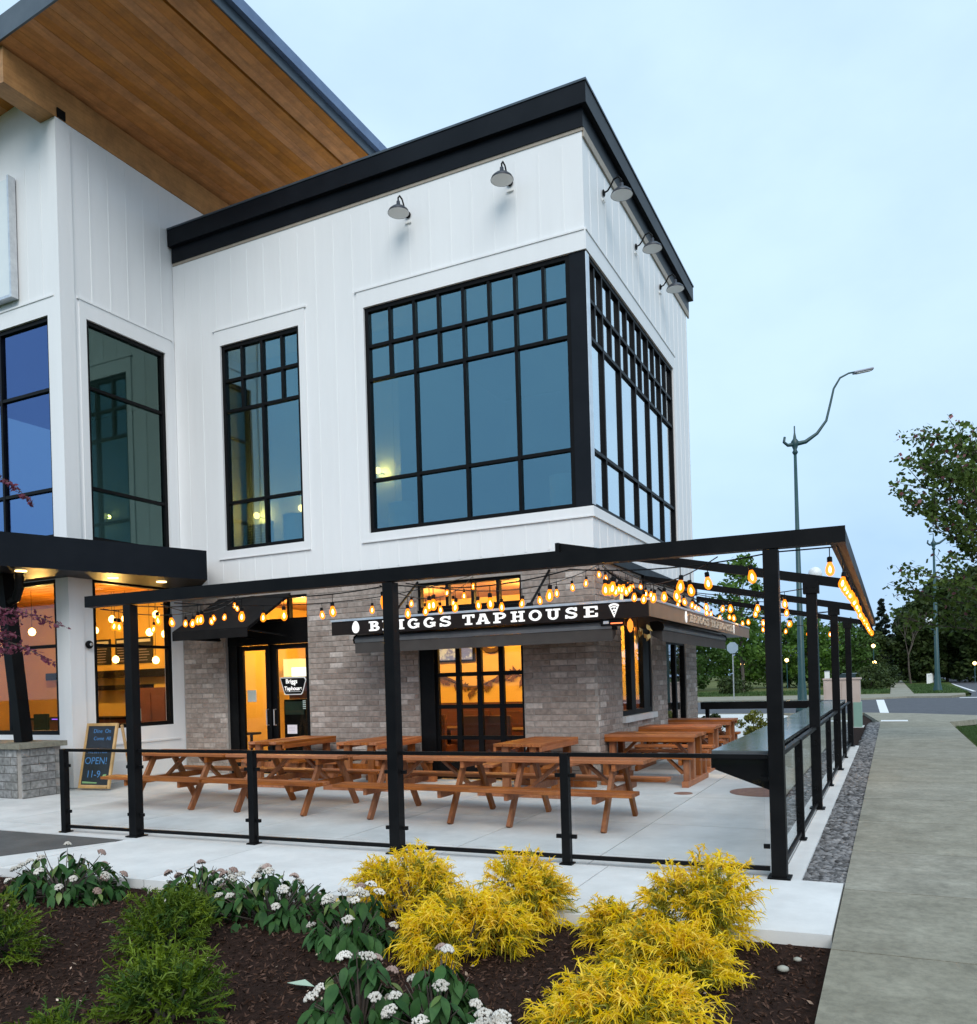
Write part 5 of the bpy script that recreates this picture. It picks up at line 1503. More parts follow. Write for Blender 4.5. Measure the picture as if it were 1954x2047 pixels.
GG = 'golden threadleaf cypresses in the planting bed'
Z0 = -.085
gk = dict(lobes=10, lobe_r=(.24, .22), w_=.0085, side_len=(.025, .075), L=(.08, .19), droop=.65, n_side=18)
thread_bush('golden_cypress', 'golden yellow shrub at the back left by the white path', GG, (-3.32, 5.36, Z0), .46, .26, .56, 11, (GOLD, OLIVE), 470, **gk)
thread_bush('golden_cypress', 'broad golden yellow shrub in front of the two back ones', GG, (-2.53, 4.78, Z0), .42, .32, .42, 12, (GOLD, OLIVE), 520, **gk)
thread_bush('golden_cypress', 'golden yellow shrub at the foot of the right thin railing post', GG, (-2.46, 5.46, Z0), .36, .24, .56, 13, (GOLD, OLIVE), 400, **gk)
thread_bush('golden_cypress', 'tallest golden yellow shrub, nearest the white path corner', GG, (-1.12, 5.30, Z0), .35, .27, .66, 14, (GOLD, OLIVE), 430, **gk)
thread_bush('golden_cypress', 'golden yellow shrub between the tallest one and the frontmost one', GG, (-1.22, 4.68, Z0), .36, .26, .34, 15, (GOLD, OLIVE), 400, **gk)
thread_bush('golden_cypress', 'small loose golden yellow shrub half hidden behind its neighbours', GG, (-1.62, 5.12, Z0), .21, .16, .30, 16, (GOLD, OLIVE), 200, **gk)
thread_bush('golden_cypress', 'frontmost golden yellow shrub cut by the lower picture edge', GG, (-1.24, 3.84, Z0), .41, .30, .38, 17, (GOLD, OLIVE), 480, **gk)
GF_ = 'low bright green feathery shrubs in the mulch'
FM = (FERN, FERN_D)
kw = dict(n_side=20, w_=.009, side_len=(.02, .05), droop=.25, L=(.09, .20), lobes=11)
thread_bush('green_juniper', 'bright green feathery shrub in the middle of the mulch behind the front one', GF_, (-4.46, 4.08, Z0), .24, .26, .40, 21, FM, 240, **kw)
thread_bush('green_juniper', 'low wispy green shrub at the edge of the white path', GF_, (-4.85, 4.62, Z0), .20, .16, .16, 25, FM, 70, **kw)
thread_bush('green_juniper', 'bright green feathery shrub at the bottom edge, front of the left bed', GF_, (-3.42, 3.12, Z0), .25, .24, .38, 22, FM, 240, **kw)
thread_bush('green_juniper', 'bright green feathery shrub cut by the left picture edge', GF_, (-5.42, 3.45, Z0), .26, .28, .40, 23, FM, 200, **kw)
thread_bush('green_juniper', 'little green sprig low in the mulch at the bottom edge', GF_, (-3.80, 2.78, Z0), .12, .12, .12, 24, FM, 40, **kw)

# leathery viburnums: each large leaf and flower head is a piece
def vleaf(L, W, droop):
    vs, fs = [], []
    nst = 5
    for i in range(nst + 1):
        u = i / nst
        w2 = W * math.sin(PI * min(1, max(0.02, u ** .8))) * .5
        z = -droop * L * u * u
        vs += [(u * L, -w2, z + .16 * w2), (u * L, 0, z - .02 * W), (u * L, w2, z + .16 * w2)]
    for i in range(nst):
        a = 3 * i
        fs += [(a, a + 1, a + 4, a + 3), (a + 1, a + 2, a + 5, a + 4)]
    mb = MB(); mb.add(vs, fs); mb.smooth = True
    return mb
VLM = M('viburnum_leaf', (0.016, 0.055, 0.014), (0.04, 0.105, 0.024), rough=.6, spec=.2, scale=9, objvar=.40, trans=.12)
VLL = M('young_viburnum_leaf', (0.10, 0.17, 0.03), (0.14, 0.2, 0.04), rough=.45, scale=9, objvar=.35, trans=.2)
vm = [vleaf(.115, .055, .40).mesh('leaf', VLM), vleaf(.095, .048, .6).mesh('leaf', VLM), vleaf(.12, .056, .2).mesh('leaf', VLM)]
vy = vleaf(.10, .045, .3).mesh('leaf', VLL)
FLW = M('cream_flower', (0.50, 0.46, 0.40), (0.62, 0.58, 0.52), rough=.8, scale=40, objvar=.18)
FLP = M('pinkish_flower_bud', (0.28, 0.19, 0.16), (0.40, 0.29, 0.25), rough=.8, scale=40, objvar=.18)
def cyme(seed, R, mat):
    rng = np.random.default_rng(seed)
    n = 70
    a = rng.random(n) * 2 * PI; r_ = R * np.sqrt(rng.random(n))
    C = np.stack([r_ * np.cos(a), r_ * np.sin(a), .022 * (1 - (r_ / R) ** 2) + .004 * rng.random(n)], 1)
    V, Fq = [], []
    for i, c in enumerate(C):
        s = .006 + .004 * rng.random(); o = len(V)
        V += [c + np.array([s, 0, 0]), c + np.array([0, s, 0]), c + np.array([-s, 0, 0]), c + np.array([0, -s, 0]), c + np.array([0, 0, s]), c - np.array([0, 0, s * 1.5])]
        for k in range(4): Fq += [(o + k, o + (k + 1) % 4, o + 4), (o + (k + 1) % 4, o + k, o + 5)]
    return np_mesh('flower_head', np.array(V), np.array(Fq), mat)
fw_ = [cyme(1, .040, FLW), cyme(2, .032, FLW), cyme(3, .036, FLP)]
def viburnum(label, loc, rx, ry, h, seed, nl=120, nf=24, bud=.4):
    rng = random.Random(seed)
    t = thing('flowering_shrub', label, 'shrub', loc, group='white flowering leathery shrubs in the planting bed')
    mb = MB()
    for i in range(nf + nl // 5):
        a = rng.random() * 2 * PI; e_ = math.acos(1 - .97 * rng.random())
        q = Vector((rx * math.sin(e_) * math.cos(a), ry * math.sin(e_) * math.sin(a), h * (.15 + .85 * math.cos(e_)))) * (.82 + .2 * rng.random())
        mb.tube([(0.1 * q.x, .1 * q.y, -.03), (q.x * .6, q.y * .6, q.z * .55), q], [.007, .005, .003], 4)
        if i < nf:
            up = Vector((q.x * .5, q.y * .5, h * .7)).normalized()
            eul = up.to_track_quat('Z', 'Y').to_euler()
            me = fw_[2] if rng.random() < bud and q.y > -.1 else fw_[rng.randrange(2)]
            put('flower_head', me, t, loc=q + up * .03, rot=eul, world=False)
        nw = 4 if i < nf else 3
        a0 = rng.random() * 6.28
        for k in range(nw):
            if nl <= 0: break
            nl -= 1
            aa = a0 + k * 2 * PI / nw + rng.random() * .5
            pos = q - Vector((0, 0, .015 + .07 * rng.random()))
            pitch = .25 + .75 * rng.random()
            me = vy if rng.random() < .10 else vm[rng.randrange(3)]
            o = put('leaf', me, t, loc=pos, rot=(rng.random() * .5 - .25, pitch, aa), world=False)
            s = .75 + .5 * rng.random(); o.scale = (s, s, s)
    put('stems', mb.mesh('stems', BARK), t, world=False)
    # low leaves closer to the ground, joined
    fb = MB()
    for i in range(90):
        a = rng.random() * 2 * PI; rr = .45 + .5 * rng.random()
        pos = Vector((rx * rr * math.cos(a), ry * rr * math.sin(a), h * (.08 + .55 * rng.random() * (1.1 - rr * .6))))
        mtx = Matrix.Translation(pos) @ Matrix.Rotation(a + rng.random() * 1.2 - .6, 4, 'Z') @ Matrix.Rotation(.5 + .6 * rng.random(), 4, 'Y')
        lf = vleaf(.13, .05, .3); fb.add([mtx @ Vector(p) for p in lf.v], lf.f)
    fb.smooth = True
    put('lower_leaves', fb.mesh('lower_leaves', M('viburnum_leaf_joined', (0.016, 0.055, 0.014), (0.04, 0.105, 0.024), rough=.6, spec=.2, scale=9, island=.4, trans=.12)), t, kind='stuff', world=False)
    return t
viburnum('white flowering shrub at the far left beside the dark driveway', (-6.50, 4.85, Z0), .58, .40, .42, 1, 260, 19, .65)
viburnum('white flowering shrub behind the bright green one, top sprig poking up', (-5.10, 5.02, Z0), .40, .28, .36, 2, 170, 16, .75)
viburnum('widest white flowering shrub beside the white path', (-4.22, 4.86, Z0), .58, .34, .42, 3, 270, 19, .55)
viburnum('white flowering shrub left of the golden shrubs', (-3.30, 4.58, Z0), .28, .26, .42, 4, 150, 13, .3)
viburnum('front white flowering shrub at the bottom edge, left half', (-2.50, 3.52, Z0), .24, .24, .40, 5, 130, 9, .3)
viburnum('front white flowering shrub at the bottom edge, touching its left twin', (-2.12, 3.62, Z0), .26, .26, .38, 6, 150, 12, .2)
viburnum('white flowering shrub just peeking over the bottom edge before the frontmost golden shrub', (-1.52, 3.18, Z0), .24, .2, .30, 7, 90, 16, .0)

# bark mulch and litter --------------------------------------------------------
rng = np.random.default_rng(5)
n = 34000
px = -9.5 + 9.1 * rng.random(n); py = 2.2 + 3.5 * rng.random(n)
keep = (py < bed_edge(px) - .02) & (px < -.42)
px, py = px[keep], py[keep]; n = len(px)
pz = -0.085 + np.minimum(1, np.minimum((bed_edge(px) - py) * 3, (-.38 - px) * 3)) * .035 * (np.sin(px * 2.3 + py) + np.sin(py * 3.1 - px * 1.3)) * .6 + .004 + .012 * rng.random(n)
C = np.stack([px, py, pz], 1)
V, Fq = leaf_quads(C, .036, rng, flat=.75, aspect=.30)
put('bark_mulch', np_mesh('bark_mulch', V, Fq, CHIP), kind='stuff', label='dark bark chips covering the planting bed')
C2 = C[rng.integers(0, n, 260)] + np.array([0, 0, .012])
V, Fq = leaf_quads(C2, .03, rng, flat=.9, aspect=.5)
put('leaf_litter', np_mesh('leaf_litter', V, Fq, M('pale_litter', (.35, .22, .16), (.5, .4, .3), rough=.9, scale=20, island=.5)), kind='stuff', label='pale bits of litter scattered on the dark mulch')
for i, (x, y, s, lb) in enumerate(((-.62, 5.12, .035, 'larger pale pebble on the mulch by the sidewalk'), (-.56, 5.32, .025, 'smaller pale pebble on the mulch by the sidewalk'))):
    mb = MB(); mb.smooth = True; mb.lathe([(.2 * s, -.5 * s), (s, -.1 * s), (.9 * s, .3 * s), (.3 * s, .55 * s)], (x, y, -.075), 9); t = put('pebble', (mb, M('pale_pebble', (.30, .30, .26), (.36, .36, .31), rough=.8, scale=20)), label=lb, cat='pebble', group='pale pebbles on the mulch')
mb = MB(); mb.add([(-3.20, 3.80, -.05), (-3.10, 3.76, -.035), (-3.00, 3.80, -.045), (-3.10, 3.84, -.03)], [(0, 1, 2, 3)])
put('fallen_leaf', mb.mesh('fallen_leaf', M('pale_green_leaf', (.35, .45, .35), rough=.7)), label='pale green fallen leaf lying on the dark mulch', cat='leaf')
# gravel stones
n = 5200
yy = 7.1 + 22.4 * rng.random(n) ** 1.5; xx = -.69 + .31 * rng.random(n)
ico = np.array([[0, 0, 1], [.89, 0, .45], [.28, .85, .45], [-.72, .53, .45], [-.72, -.53, .45], [.28, -.85, .45], [.72, .53, -.45], [-.28, .85, -.45], [-.89, 0, -.45], [-.28, -.85, -.45], [.72, -.53, -.45], [0, 0, -1]])
icf = np.array([(0, 1, 2), (0, 2, 3), (0, 3, 4), (0, 4, 5), (0, 5, 1), (1, 6, 2), (2, 7, 3), (3, 8, 4), (4, 9, 5), (5, 10, 1), (2, 6, 7), (3, 7, 8), (4, 8, 9), (5, 9, 10), (1, 10, 6), (11, 7, 6), (11, 8, 7), (11, 9, 8), (11, 10, 9), (11, 6, 10)])
sz_ = (.016 + .02 * rng.random((n, 1))) * (1 + (yy[:, None] - 7) * .04)
S3 = sz_ * (.6 + .8 * rng.random((n, 3))) * np.array([1.2, 1.2, .6])
ang = rng.random(n) * 6.28; ca, sa = np.cos(ang), np.sin(ang)
Vv = ico[None] * S3[:, None, :]
Vr = np.stack([Vv[..., 0] * ca[:, None] - Vv[..., 1] * sa[:, None], Vv[..., 0] * sa[:, None] + Vv[..., 1] * ca[:, None], Vv[..., 2]], -1) + np.stack([xx, yy, np.full(n, -.045) + .012 * rng.random(n)], 1)[:, None, :]
Fq = (icf[None] + (np.arange(n) * 12)[:, None, None]).reshape(-1, 3)
put('gravel', np_mesh('gravel', Vr.reshape(-1, 3), Fq, STONE, True), kind='stuff', label='grey river stones filling the strip beside the sidewalk')
# grass tufts
def grass(name, label, x0, x1, y0, y1, n, h, w_, z):
    X = x0 + (x1 - x0) * rng.random(n); Y = y0 + (y1 - y0) * rng.random(n)
    b = np.stack([X, Y, np.full(n, z)], 1)
    lean = rng.normal(size=(n, 3)) * .35; lean[:, 2] = 1
    hh = h * (.5 + .8 * rng.random((n, 1)))
    P = np.stack([b, b + unit(lean) * hh * .55, b + unit(lean * np.array([1.8, 1.8, 1])) * hh], 1)
    sd = unit(np.cross(lean, rng.normal(size=(n, 3))))
    V, Fq = ribbons(P, sd, w_)
    return put(name, np_mesh(name, V, Fq, BLADE), kind='stuff', label=label)
grass('grass', 'short green grass on the verge beside the sidewalk', 1.60, 3.1, 19.95, 27.0, 16000, .06, .012, -.012)
grass('grass', 'rough grass along the near edge of the field', -45, -.2, 66.4, 78, 16000, .22, .05, -.03)
grass('grass', 'grass on the far verge between path and main road', 1.4, 4.7, 65.2, 100, 9000, .16, .05, -.03)

# ================================================================== trees
LEAF_G = foliage_mat('mid_green_leaves', (0.035, 0.085, 0.014), (0.085, 0.16, 0.03), .3, .35, .5)
LEAF_B = foliage_mat('fresh_green_leaves', (0.05, 0.12, 0.015), (0.12, 0.22, 0.035), .35, .35, .6)
LEAF_D = foliage_mat('dark_green_leaves', (0.026, 0.046, 0.011), (0.055, 0.08, 0.018), .15, .35, .4)
LEAF_C = foliage_mat('conifer_needles', (0.012, 0.022, 0.016), (0.03, 0.042, 0.025), .1, .3, .5)
LEAF_P = foliage_mat('purple_maple_leaves', (0.10, 0.025, 0.045), (0.22, 0.06, 0.10), .25, .35, 4)
LEAF_M = foliage_mat('maple_leaves', (0.055, 0.10, 0.018), (0.11, 0.165, 0.03), .3, .4, 1.5)
LEAF_R = foliage_mat('red_tip_leaves', (0.20, 0.07, 0.085), (0.28, 0.11, 0.12), .3, .3, 2)
def tree(name, label, x, y, h, r_, mat, seed, n_leaf=5200, leaf=.34, base=.22, group='trees beyond the patio', cat='tree', clumps=26, trunk=.16, z=-.05, conical=0.0, flat=.2):
    rng = np.random.default_rng(seed); rd = random.Random(seed)
    t = thing(name, label, cat, (x, y, z), group=group)
    zc0 = h * base
    mb = MB()
    mb.tube([(0, 0, -.1), (.02 * h * (rd.random() - .5), 0, h * .35), (.03 * h * (rd.random() - .5), .02 * h * (rd.random() - .5), h * .93)], [trunk, trunk * .75, trunk * .12], 7)
    cl = []
    for k in range(clumps):
        u = (k + .5 + .6 * (rd.random() - .5)) / clumps
        zz = zc0 + (h - zc0) * u
        prof = math.sin(PI * min(.98, .10 + .86 * u)) ** .75 if conical == 0 else (1 - u) * conical + .03
        a = k * 2.39996 + rd.random() * .8
        rr = r_ * prof * (.35 + .62 * rd.random())
        c = np.array([rr * math.cos(a), rr * math.sin(a), zz])
        cl.append((c, (r_ * (.24 + .2 * rd.random())) * (1 if conical == 0 else .55 * (1 - u) + .2)))
        mb.tube([(0, 0, max(h * .12, zz - rr * .75 - .05 * h)), tuple(c * np.array([.55, .55, 1]) - np.array([0, 0, .18 * rr])), tuple(c)], [trunk * .32, trunk * .2, trunk * .06], 5)
    put('trunk', mb.mesh('trunk', BARK), t, world=False)
    per = n_leaf // clumps
    Cs = []
    for c, rr in cl:
        d = unit(rng.normal(size=(per, 3))) * (rng.random((per, 1)) ** .45)
        Cs.append(c + d * rr * np.array([1.15, 1.15, .75]))
    V, Fq = leaf_quads(np.concatenate(Cs), leaf, rng, flat=flat, aspect=.62)
    put('crown', np_mesh('crown', V, Fq, mat), t, world=False)
    return t
# behind the pergola, across the field
tree('young_tree', 'slender fresh green young tree rising behind the string lights', -12.6, 81, 12.6, 2.6, LEAF_B, 31, 2600, .42, .26, clumps=30, trunk=.16)
tl = [(-20, 92, 7.0, 3.6, LEAF_G, 'rounded green tree at the left end behind the sign canopy'), (-15.5, 100, 8.0, 4.0, LEAF_B, 'fresh green tree behind the stop sign'),
      (-11.0, 104, 7.2, 3.8, LEAF_G, 'green tree behind the tall corner post'), (-8.2, 98, 7.6, 3.2, LEAF_B, 'light green tree right of the corner post'),
      (-5.2, 108, 7.4, 3.6, LEAF_G, 'broad green tree behind the second post'), (-2.6, 118, 6.6, 3.6, LEAF_D, 'dark green tree behind the third post'),
      (-26, 108, 9.0, 5.0, LEAF_G, 'big green tree hidden mostly by the building end'), (-33, 118, 10, 5.5, LEAF_G, 'tall green tree farther back behind the building'),
      (-.2, 150, 6.4, 4.2, LEAF_G, 'low green tree where the far path ends')]
for i, (x, y, h, r_, mt_, lb) in enumerate(tl): tree('broadleaf_tree', lb, x, y, h, r_, mt_, 40 + i, 4200, .42, .12)
tree('conifer', 'dark conifer rising at the end of the side beam', -1.1, 128, 11.5, 3.0, LEAF_C, 60, 4200, .5, .06, conical=1.0, clumps=40)
tree('conifer', 'second dark conifer beyond the first at the beam end', -3.4, 150, 11.5, 3.4, LEAF_C, 61, 4200, .55, .06, conical=1.0, clumps=40)
tr_ = [(3.2, 118, 10.0, 3.2, 'dark street tree at the left of the row along the main road'), (6.5, 124, 13.0, 4.4, 'dark street tree behind the right street lamp'), (10.4, 116, 13.5, 4.6, 'dark street tree at the right picture edge'),
       (2.8, 150, 10, 3.6, 'dark street tree farther down the path'), (8.8, 150, 14.5, 5.4, 'tall dark street tree in the second rank'), (14.5, 130, 14, 5.2, 'dark tree beyond the main road at the right'), (19, 150, 14, 6, 'dark tree far off beyond the main road')]
for i, (x, y, h, r_, lb) in enumerate(tr_): tree('street_tree', lb, x, y, h, r_, LEAF_D, 70 + i, 11000, .55, .06, trunk=.2, clumps=40)
# bare twiggy tree at the edge of the dark row
t = thing('bare_tree', 'bare twiggy tree at the left edge of the dark street trees', 'tree', (2.0, 112, -.05), group='trees beyond the patio')
mb = MB(); rd = random.Random(4)
def twig(p, d, L, r_, lv):
    q = p + d * L; mb.tube([p, p.lerp(q, .5) + Vector((rd.random() - .5, rd.random() - .5, .2)) * L * .08, q], [r_, r_ * .8, r_ * .55], 4, False)
    if lv == 0: return
    for k in range(3):
        twig(q, (d + Vector((rd.random() - .5, rd.random() - .5, rd.random() * .5)) * 1.1).normalized(), L * .66, r_ * .55, lv - 1)
twig(Vector((0, 0, 0)), Vector((-.05, 0, 1)), 3.4, .12, 4)
put('branches', mb.mesh('branches', BARK), t, world=False)
# far wood closing the horizon
rngf = np.random.default_rng(9)
Cs = []
for k in range(240):
    x = -230 + 2 * 230 * k / 240 + rngf.normal() * 2; hh = 6 + 5 * rngf.random(); n_ = 190
    if -1.0 < x < 6: continue
    d = unit(rngf.normal(size=(n_, 3))) * rngf.random((n_, 1)) ** .5
    Cs.append(np.array([x * 1.0, 235 + 18 * rngf.random(), hh * .5]) + d * np.array([4.5, 3.5, hh * .55]))
V, Fq = leaf_quads(np.concatenate(Cs), 1.1, rngf, .2, .7)
put('far_wood', np_mesh('far_wood', V, Fq, LEAF_D), kind='stuff', label='dark far-off wood along the horizon')
# field and bed shrubs
def shrub(name, label, x, y, h, r_, mat, seed, n_leaf=1400, leaf=.1, z=-.05, group='low shrubs beyond the patio'):
    return tree(name, label, x, y, h, r_, mat, seed, n_leaf, leaf, .05, group, 'shrub', 14, .03, z)
shrub('field_shrub', 'round dark shrub in the field below the young tree', -12.0, 71, 1.3, 1.5, LEAF_D, 90, 1600, .22)
shrub('field_shrub', 'dark shrub on the field edge left of the far path', -1.6, 78, 2.0, 1.7, LEAF_D, 91, 1800, .24)
shrub('field_shrub', 'second dark shrub beside the far path', -1.0, 88, 2.2, 1.6, LEAF_D, 92, 1600, .26)
shrub('bed_shrub', 'small yellow green shrub behind the rear ledge near the corner post', -3.15, 21.6, .75, .42, foliage_mat('yellow_green_leaves', (.14, .16, .02), (.26, .26, .04), .3, .3, 3), 93, 1500, .07, -.1)
shrub('bed_shrub', 'dark green shrub behind the rear ledge beside the farthest table', -4.15, 21.4, .72, .42, LEAF_D, 94, 1500, .08, -.1)
shrub('bed_shrub', 'low brown green shrub behind the rear ledge at the left', -6.3, 23.5, .7, .6, LEAF_M, 95, 1300, .09, -.1)
shrub('bed_shrub', 'reddish low shrub on the rear bed', -2.3, 22.9, .6, .4, M('rusty_leaves', (.14, .07, .03), (.2, .11, .05), rough=.7, scale=3, island=.3), 96, 800, .07, -.1)

# maple whose boughs hang into the right side of the picture
t = thing('maple_tree', 'young maple with red tipped leaves reaching in from the right edge', 'tree', (2.55, 21.5, -.02))
mb = MB(); rd = random.Random(12)
mb.tube([(0, 0, 0), (.03, 0, 2.2), (-.02, .05, 5.0), (.0, 0, 6.9)], [.11, .09, .055, .012], 8)
LC, LT = [], []
def bough(p, d, L, r_, lv):
    pts = [p]
    for k in range(5):
        d = (d + Vector((rd.random() - .5, rd.random() - .5, rd.random() * .35 - .06)) * .28).normalized()
        pts.append(pts[-1] + d * L / 5)
    mb.tube(pts, [r_ * (1 - .15 * k) for k in range(6)], 5, False)
    for k in range(1, 6):
        nl = 6 if lv else 8
        for j in range(nl):
            q = pts[k].lerp(pts[k - 1], rd.random()) + Vector((rd.gauss(0, .10), rd.gauss(0, .10), rd.gauss(-.03, .08)))
            LC.append(tuple(q))
        if lv and k >= 1:
            for s in range(2):
                bough(pts[k], (d + Vector((rd.random() - .5, rd.random() - .5, rd.random() - .35)) * 1.5).normalized(), L * .36, r_ * .45, lv - 1)
    for j in range(5):
        LT.append(tuple(pts[-1] + Vector((rd.gauss(0, .07), rd.gauss(0, .07), rd.gauss(0, .06)))))
for k in range(17):
    a = PI + (rd.random() - .5) * 2.4 if k % 3 else rd.random() * 6.28
    zz = 2.4 + 3.7 * (k / 16)
    up = .42 if k > 3 else .15
    bough(Vector((0, 0, zz)), Vector((math.cos(a), math.sin(a), up)).normalized(), 2.35 * (1 - .35 * abs(k / 16 - .35)), .03, 1)
put('trunk', mb.mesh('trunk', BARK), t, world=False)
V, Fq = leaf_quads(np.array(LC), .115, np.random.default_rng(3), .35, .75); put('crown', np_mesh('crown', V, Fq, LEAF_M), t, world=False)
V, Fq = leaf_quads(np.array(LT)[::4], .10, np.random.default_rng(4), .35, .75); put('red_leaves', np_mesh('red_leaves', V, Fq, LEAF_R), t, world=False)
# purple maple reaching in from the left edge
t = thing('purple_maple', 'purple leaved maple with drooping boughs entering at the left edge', 'tree', (-12.75, 7.75, 0))
mb = MB(); LC = []; rd = random.Random(5)
O = Vector((-12.75, 7.75, 0))
mb.tube([(0, 0, -.05), (.04, .02, 1.5), (.1, .0, 3.0), (.02, .05, 5.2)], [.06, .05, .035, .01], 7)
def spray(a, b, sag, n, spread, dens=18):
    a, b = Vector(a), Vector(b)
    pts = [a.lerp(b, k / n) + Vector((0, 0, sag * 4 * (k / n) * (1 - k / n))) for k in range(n + 1)]
    mb.tube(pts, [.014 * (1 - .8 * k / n) for k in range(n + 1)], 5)
    for k in range(1, n + 1):
        for j in range(dens):
            f_ = 1 - .5 * k / n
            LC.append(tuple(pts[k].lerp(pts[k - 1], rd.random()) + Vector((rd.gauss(0, spread * f_), rd.gauss(0, spread * f_), rd.gauss(-.02, spread * .55 * f_)))))
for tip, src, sg, sp in (((-11.35, 8.16, 4.47), (-12.7, 7.75, 5.0), .25, .055), ((-11.02, 8.32, 2.66), (-12.65, 7.75, 3.0), .12, .08), ((-11.13, 8.27, 2.12), (-12.65, 7.75, 2.6), .12, .07),
                         ((-11.62, 8.0, 2.75), (-12.65, 7.75, 2.9), .05, .14), ((-11.68, 7.95, 2.55), (-12.65, 7.75, 2.6), .05, .15), ((-11.72, 7.95, 2.36), (-12.65, 7.75, 2.2), .0, .12), ((-12.3, 7.4, 4.9), (-12.7, 7.75, 3.2), 0, .1), ((-13.4, 7.9, 4.4), (-12.7, 7.75, 3.2), 0, .12)):
    spray(Vector(src) - O, Vector(tip) - O, sg, 12, sp)
put('trunk', mb.mesh('trunk', BARK), t, world=False)
V, Fq = leaf_quads(np.array(LC), .08, np.random.default_rng(6), .3, .45); put('crown', np_mesh('crown', V, Fq, LEAF_P), t, world=False)

# ================================================================== street furniture
TEAL = M('dark_teal_paint', (0.012, 0.05, 0.055), (0.018, 0.065, 0.07), rough=.45, scale=3)
def street_lamp(label, x, y, H, R0, arm_dir, arm=True, lantern=None):
    t = thing('street_lamp', label, 'street lamp', (x, y, -.02), group='teal street lamps with curved arms')
    ad = Vector(arm_dir).normalized()
    mb = MB(); mb.smooth = True
    mb.lathe([(R0 * 1.9, 0), (R0 * 1.9, .12), (R0 * 1.35, .5), (R0 * 1.2, 1.1), (R0, 1.3), (R0 * .42, H)], (0, 0, 0), 14); put('pole', (mb, TEAL), t, world=False)
    mb = MB(); mb.smooth = True; mb.lathe([(R0 * .45, -.25), (R0 * .85, -.15), (R0 * .5, -.05), (R0 * .9, .12), (R0 * 1.1, .3), (R0 * .5, .42), (R0 * .3, .6), (.03, .68), (.028, .95), (.005, .97)], (0, 0, H), 12); put('finial', (mb, TEAL), t, world=False)
    s = H / 11.3
    ap = [(-.42, .52), (-.46, .30), (-.30, .16), (0, .2), (.45, .28), (.95, .62), (1.35, 1.15), (1.55, 1.9), (1.70, 2.5), (1.98, 2.95), (2.35, 3.13), (2.62, 3.17)]
    mb = MB(); mb.smooth = True; mb.tube([ad * (u * s) + Vector((0, 0, H + v * s)) for u, v in ap], [.05, .06, .07, .10, .085, .065, .055, .05, .045, .04, .035, .035], 8); put('arm', (mb, TEAL), t, world=False)
    mb = MB(); a, b = ad * (2.55 * s) + Vector((0, 0, H + 3.13 * s)), ad * (3.35 * s) + Vector((0, 0, H + 3.27 * s))
    mb.bar(a, b, .26, .09, ch=.03); put('luminaire', (mb, M('grey_luminaire', (.30, .31, .36), rough=.5)), t, world=False)
    mb = MB(); mb.bar(a.lerp(b, .15) - Vector((0, 0, .055)), a.lerp(b, .9) - Vector((0, 0, .055)), .18, .02); put('lens', (mb, SHADE_I), t, world=False)
    if lantern:
        mb = MB(); mb.smooth = True; mb.tube([(0, 0, lantern - .5), tuple(ad * -.3 + Vector((0, 0, lantern - .45))), tuple(ad * -.5 + Vector((0, 0, lantern - .3)))], .04, 6); put('bracket', (mb, TEAL), t, world=False)
        mb = MB(); mb.smooth = True; mb.lathe([(.08, -.3), (.22, -.1), (.26, .15), (.18, .38), (.03, .5)], tuple(ad * -.5 + Vector((0, 0, lantern))), 12); put('globe', (mb, M('white_globe', (.75, .78, .8), rough=.4)), t, world=False)
    return t
street_lamp('tall teal street lamp with curved arm behind the patio', -3.42, 37.2, 11.1, .145, (.93, .40, 0))
street_lamp('far teal street lamp beside the main road, partly behind the maple', 2.98, 69.0, 10.6, .17, (.9, .4, 0), lantern=5.0)
t = thing('globe_lamp', 'white globe post lamp behind the second pergola post', 'street lamp', (-1.97, 26.4, -.1))
mb = MB(); mb.smooth = True; mb.lathe([(.1, 0), (.1, .4), (.055, .6), (.045, 4.3), (.09, 4.42), (.1, 4.48)], (0, 0, 0), 12); put('pole', (mb, TEAL), t, world=False)
mb = MB(); mb.smooth = True; mb.lathe([(.09, -.19), (.17, -.11), (.205, 0), (.17, .12), (.1, .19), (.02, .215)], (0, 0, 4.66), 18); put('globe', (mb, M('white_globe', (.75, .78, .8), rough=.4)), t, world=False)
t = thing('stop_sign', 'grey back of an octagonal road sign on a steel post', 'road sign', (-9.78, 58.6, -.05))
mb = MB(); mb.bar((0, 0, 0), (0, 0, 3.1), .07, .07); put('post', (mb, STEEL), t, world=False)
mb = MB(); mb.prism([(.40 * math.cos(a), 3.55 + .55 * math.sin(a) * .75) for a in [PI / 8 + k * PI / 4 for k in range(8)]], lambda x, z: (x, -.06, z), lambda x, z: (x, -.04, z)); put('plate', (mb, M('sign_back_aluminium', (.30, .38, .45), (.36, .44, .5), rough=.5, metal=.3)), t, world=False)
dots = [(-14.83, 103.97 - 9, 2.85, 'far lit lamp left of the tall corner post'), (-10.2, 95, 3.1, 'far lit lamp right of the tall corner post'), (-1.75, 100, 4.4, 'far lit lamp under the conifer'), (-1.72, 102, 2.6, 'lower far lit lamp under the conifer'), (8.4, 108, 2.2, 'far lit lamp at the right edge beyond the road')]
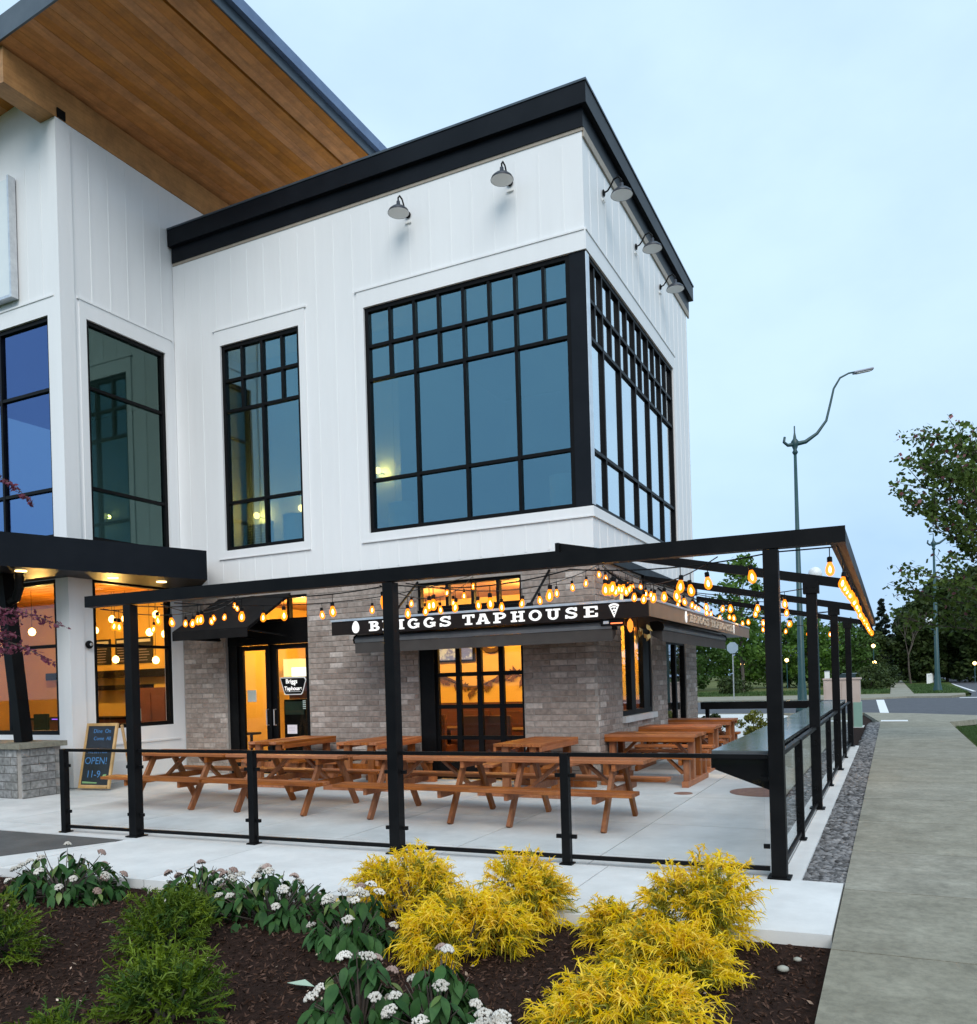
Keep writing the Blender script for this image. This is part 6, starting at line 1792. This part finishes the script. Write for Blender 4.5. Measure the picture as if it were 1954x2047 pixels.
for i, (x, y, z, lb) in enumerate(dots):
    t = thing('post_lamp', lb, 'street lamp', (x, y, -.05), group='distant lit post lamps')
    mb = MB(); mb.tube([(0, 0, 0), (0, 0, z - .1)], .05, 6); put('pole', (mb, TEAL), t, world=False)
    mb = MB(); mb.smooth = True; mb.lathe([(.05, -.2), (.2, -.06), (.2, .08), (.05, .2)], (0, 0, z), 10); put('globe', (mb, glow_glass('far_lamp_glow', (1.0, .62, .22), 5, 1.0) if 'far_lamp_glow' not in MATS else MATS['far_lamp_glow']), t, world=False)
# utility cabinet at the end of the patio
t = thing('utility_cabinet', 'beige metal utility cabinet with pale green end beyond the patio', 'utility cabinet', (-1.42, 28.8, -.1))
CAB = M('beige_cabinet_paint', (.52, .40, .34), (.58, .46, .40), rough=.6, scale=2)
CABG = M('pale_green_cabinet', (.22, .36, .29), (.27, .42, .34), rough=.6, scale=2)
mb = MB(); mb.box(-.56, .50, -.22, .6, 0.0, 1.50); put('cabinet_body', (mb, CAB), t, world=False)
mb = MB(); mb.box(-.58, .54, -.25, .63, 1.501, 1.55); put('lid', (mb, CAB), t, world=False)
mb = MB(); mb.box(-.51, -.05, -.232, -.221, .12, 1.42); put('door', (mb, CAB), t, world=False)
mb = MB(); mb.box(-.02, .45, -.233, -.221, .12, 1.42); put('door', (mb, CAB), t, world=False)
mb = MB(); mb.box(.30, .53, -.26, .55, .0, .78); put('green_end', (mb, CABG), t, world=False)
mb = MB(); mb.box(-.62, .58, -.30, .70, -.1, 0.001); put('plinth', (mb, CONC), t, world=False)
t = thing('white_marker_post', 'short white marker post in the far field', 'marker post', (-5.6, 86, -.03)); mb = MB(); mb.box(-.22, .22, -.1, .1, 0, 1.7); put('post', (mb, SHADE_I), t, world=False); mb = MB(); mb.box(-.24, .24, -.12, .12, 1.7, 1.78); put('cap', (mb, STEEL), t, world=False)
t = thing('street_sign', 'small pale street signs on a post across the field', 'road sign', (-20.5, 92, -.03)); mb = MB(); mb.tube([(0, 0, 0), (0, 0, 2.8)], .05, 6); put('post', (mb, STEEL), t, world=False); mb = MB(); mb.box(-.35, .35, -.06, -.03, 2.2, 2.75); put('plate', (mb, MATS['sign_back_aluminium']), t, world=False)
# white guard fence by the far road
t = thing('guard_fence', 'low white post fence along the far main road', 'fence', (4.6, 120, -.03))
for k in range(9):
    y = -14 + k * 3.6; x = .0 + k * .30 - 1.0
    mb = MB(); mb.box(x - .09, x + .09, y - .09, y + .09, 0, 1.15); put('post', (mb, SHADE_I), t, world=False)
mb = MB(); mb.bar((-1.0, -14, 1.0), (1.4, 14.8, 1.0), .06, .12); put('rail', (mb, SHADE_I), t, world=False)
# parked car far across the field
t = thing('parked_car', 'pale blue car parked far across the field', 'car', (-3.8, 100, -.02))
CARP = M('pale_blue_car_paint', (.45, .55, .62), rough=.25, metal=.3)
mb = MB(); mb.prism([(-2.2, .35), (2.2, .35), (2.25, .75), (1.6, .9), (-2.1, .95), (-2.25, .7)], lambda x, z: (x, -.85, z), lambda x, z: (x, .85, z)); put('body', (mb, CARP), t, world=False)
mb = MB(); mb.prism([(-1.9, .92), (1.2, .89), (.6, 1.42), (-1.2, 1.45)], lambda x, z: (x, -.74, z), lambda x, z: (x, .74, z)); put('cabin', (mb, M('dark_car_glass', (.03, .05, .06), rough=.1)), t, world=False)
mb = MB(); mb.box(-1.15, .55, -.7, .7, 1.42, 1.47); put('car_roof', (mb, CARP), t, world=False)
for x in (-1.35, 1.4):
    for y in (-.86, .72):
        mb = MB(); mb.lathe([(.33, 0), (.33, .16)], (x, y, .33), 16, (0, 1, 0)); put('wheel', (mb, BLACK), t, world=False)
print('bulbs', NB, 'objects', len(bpy.data.objects))
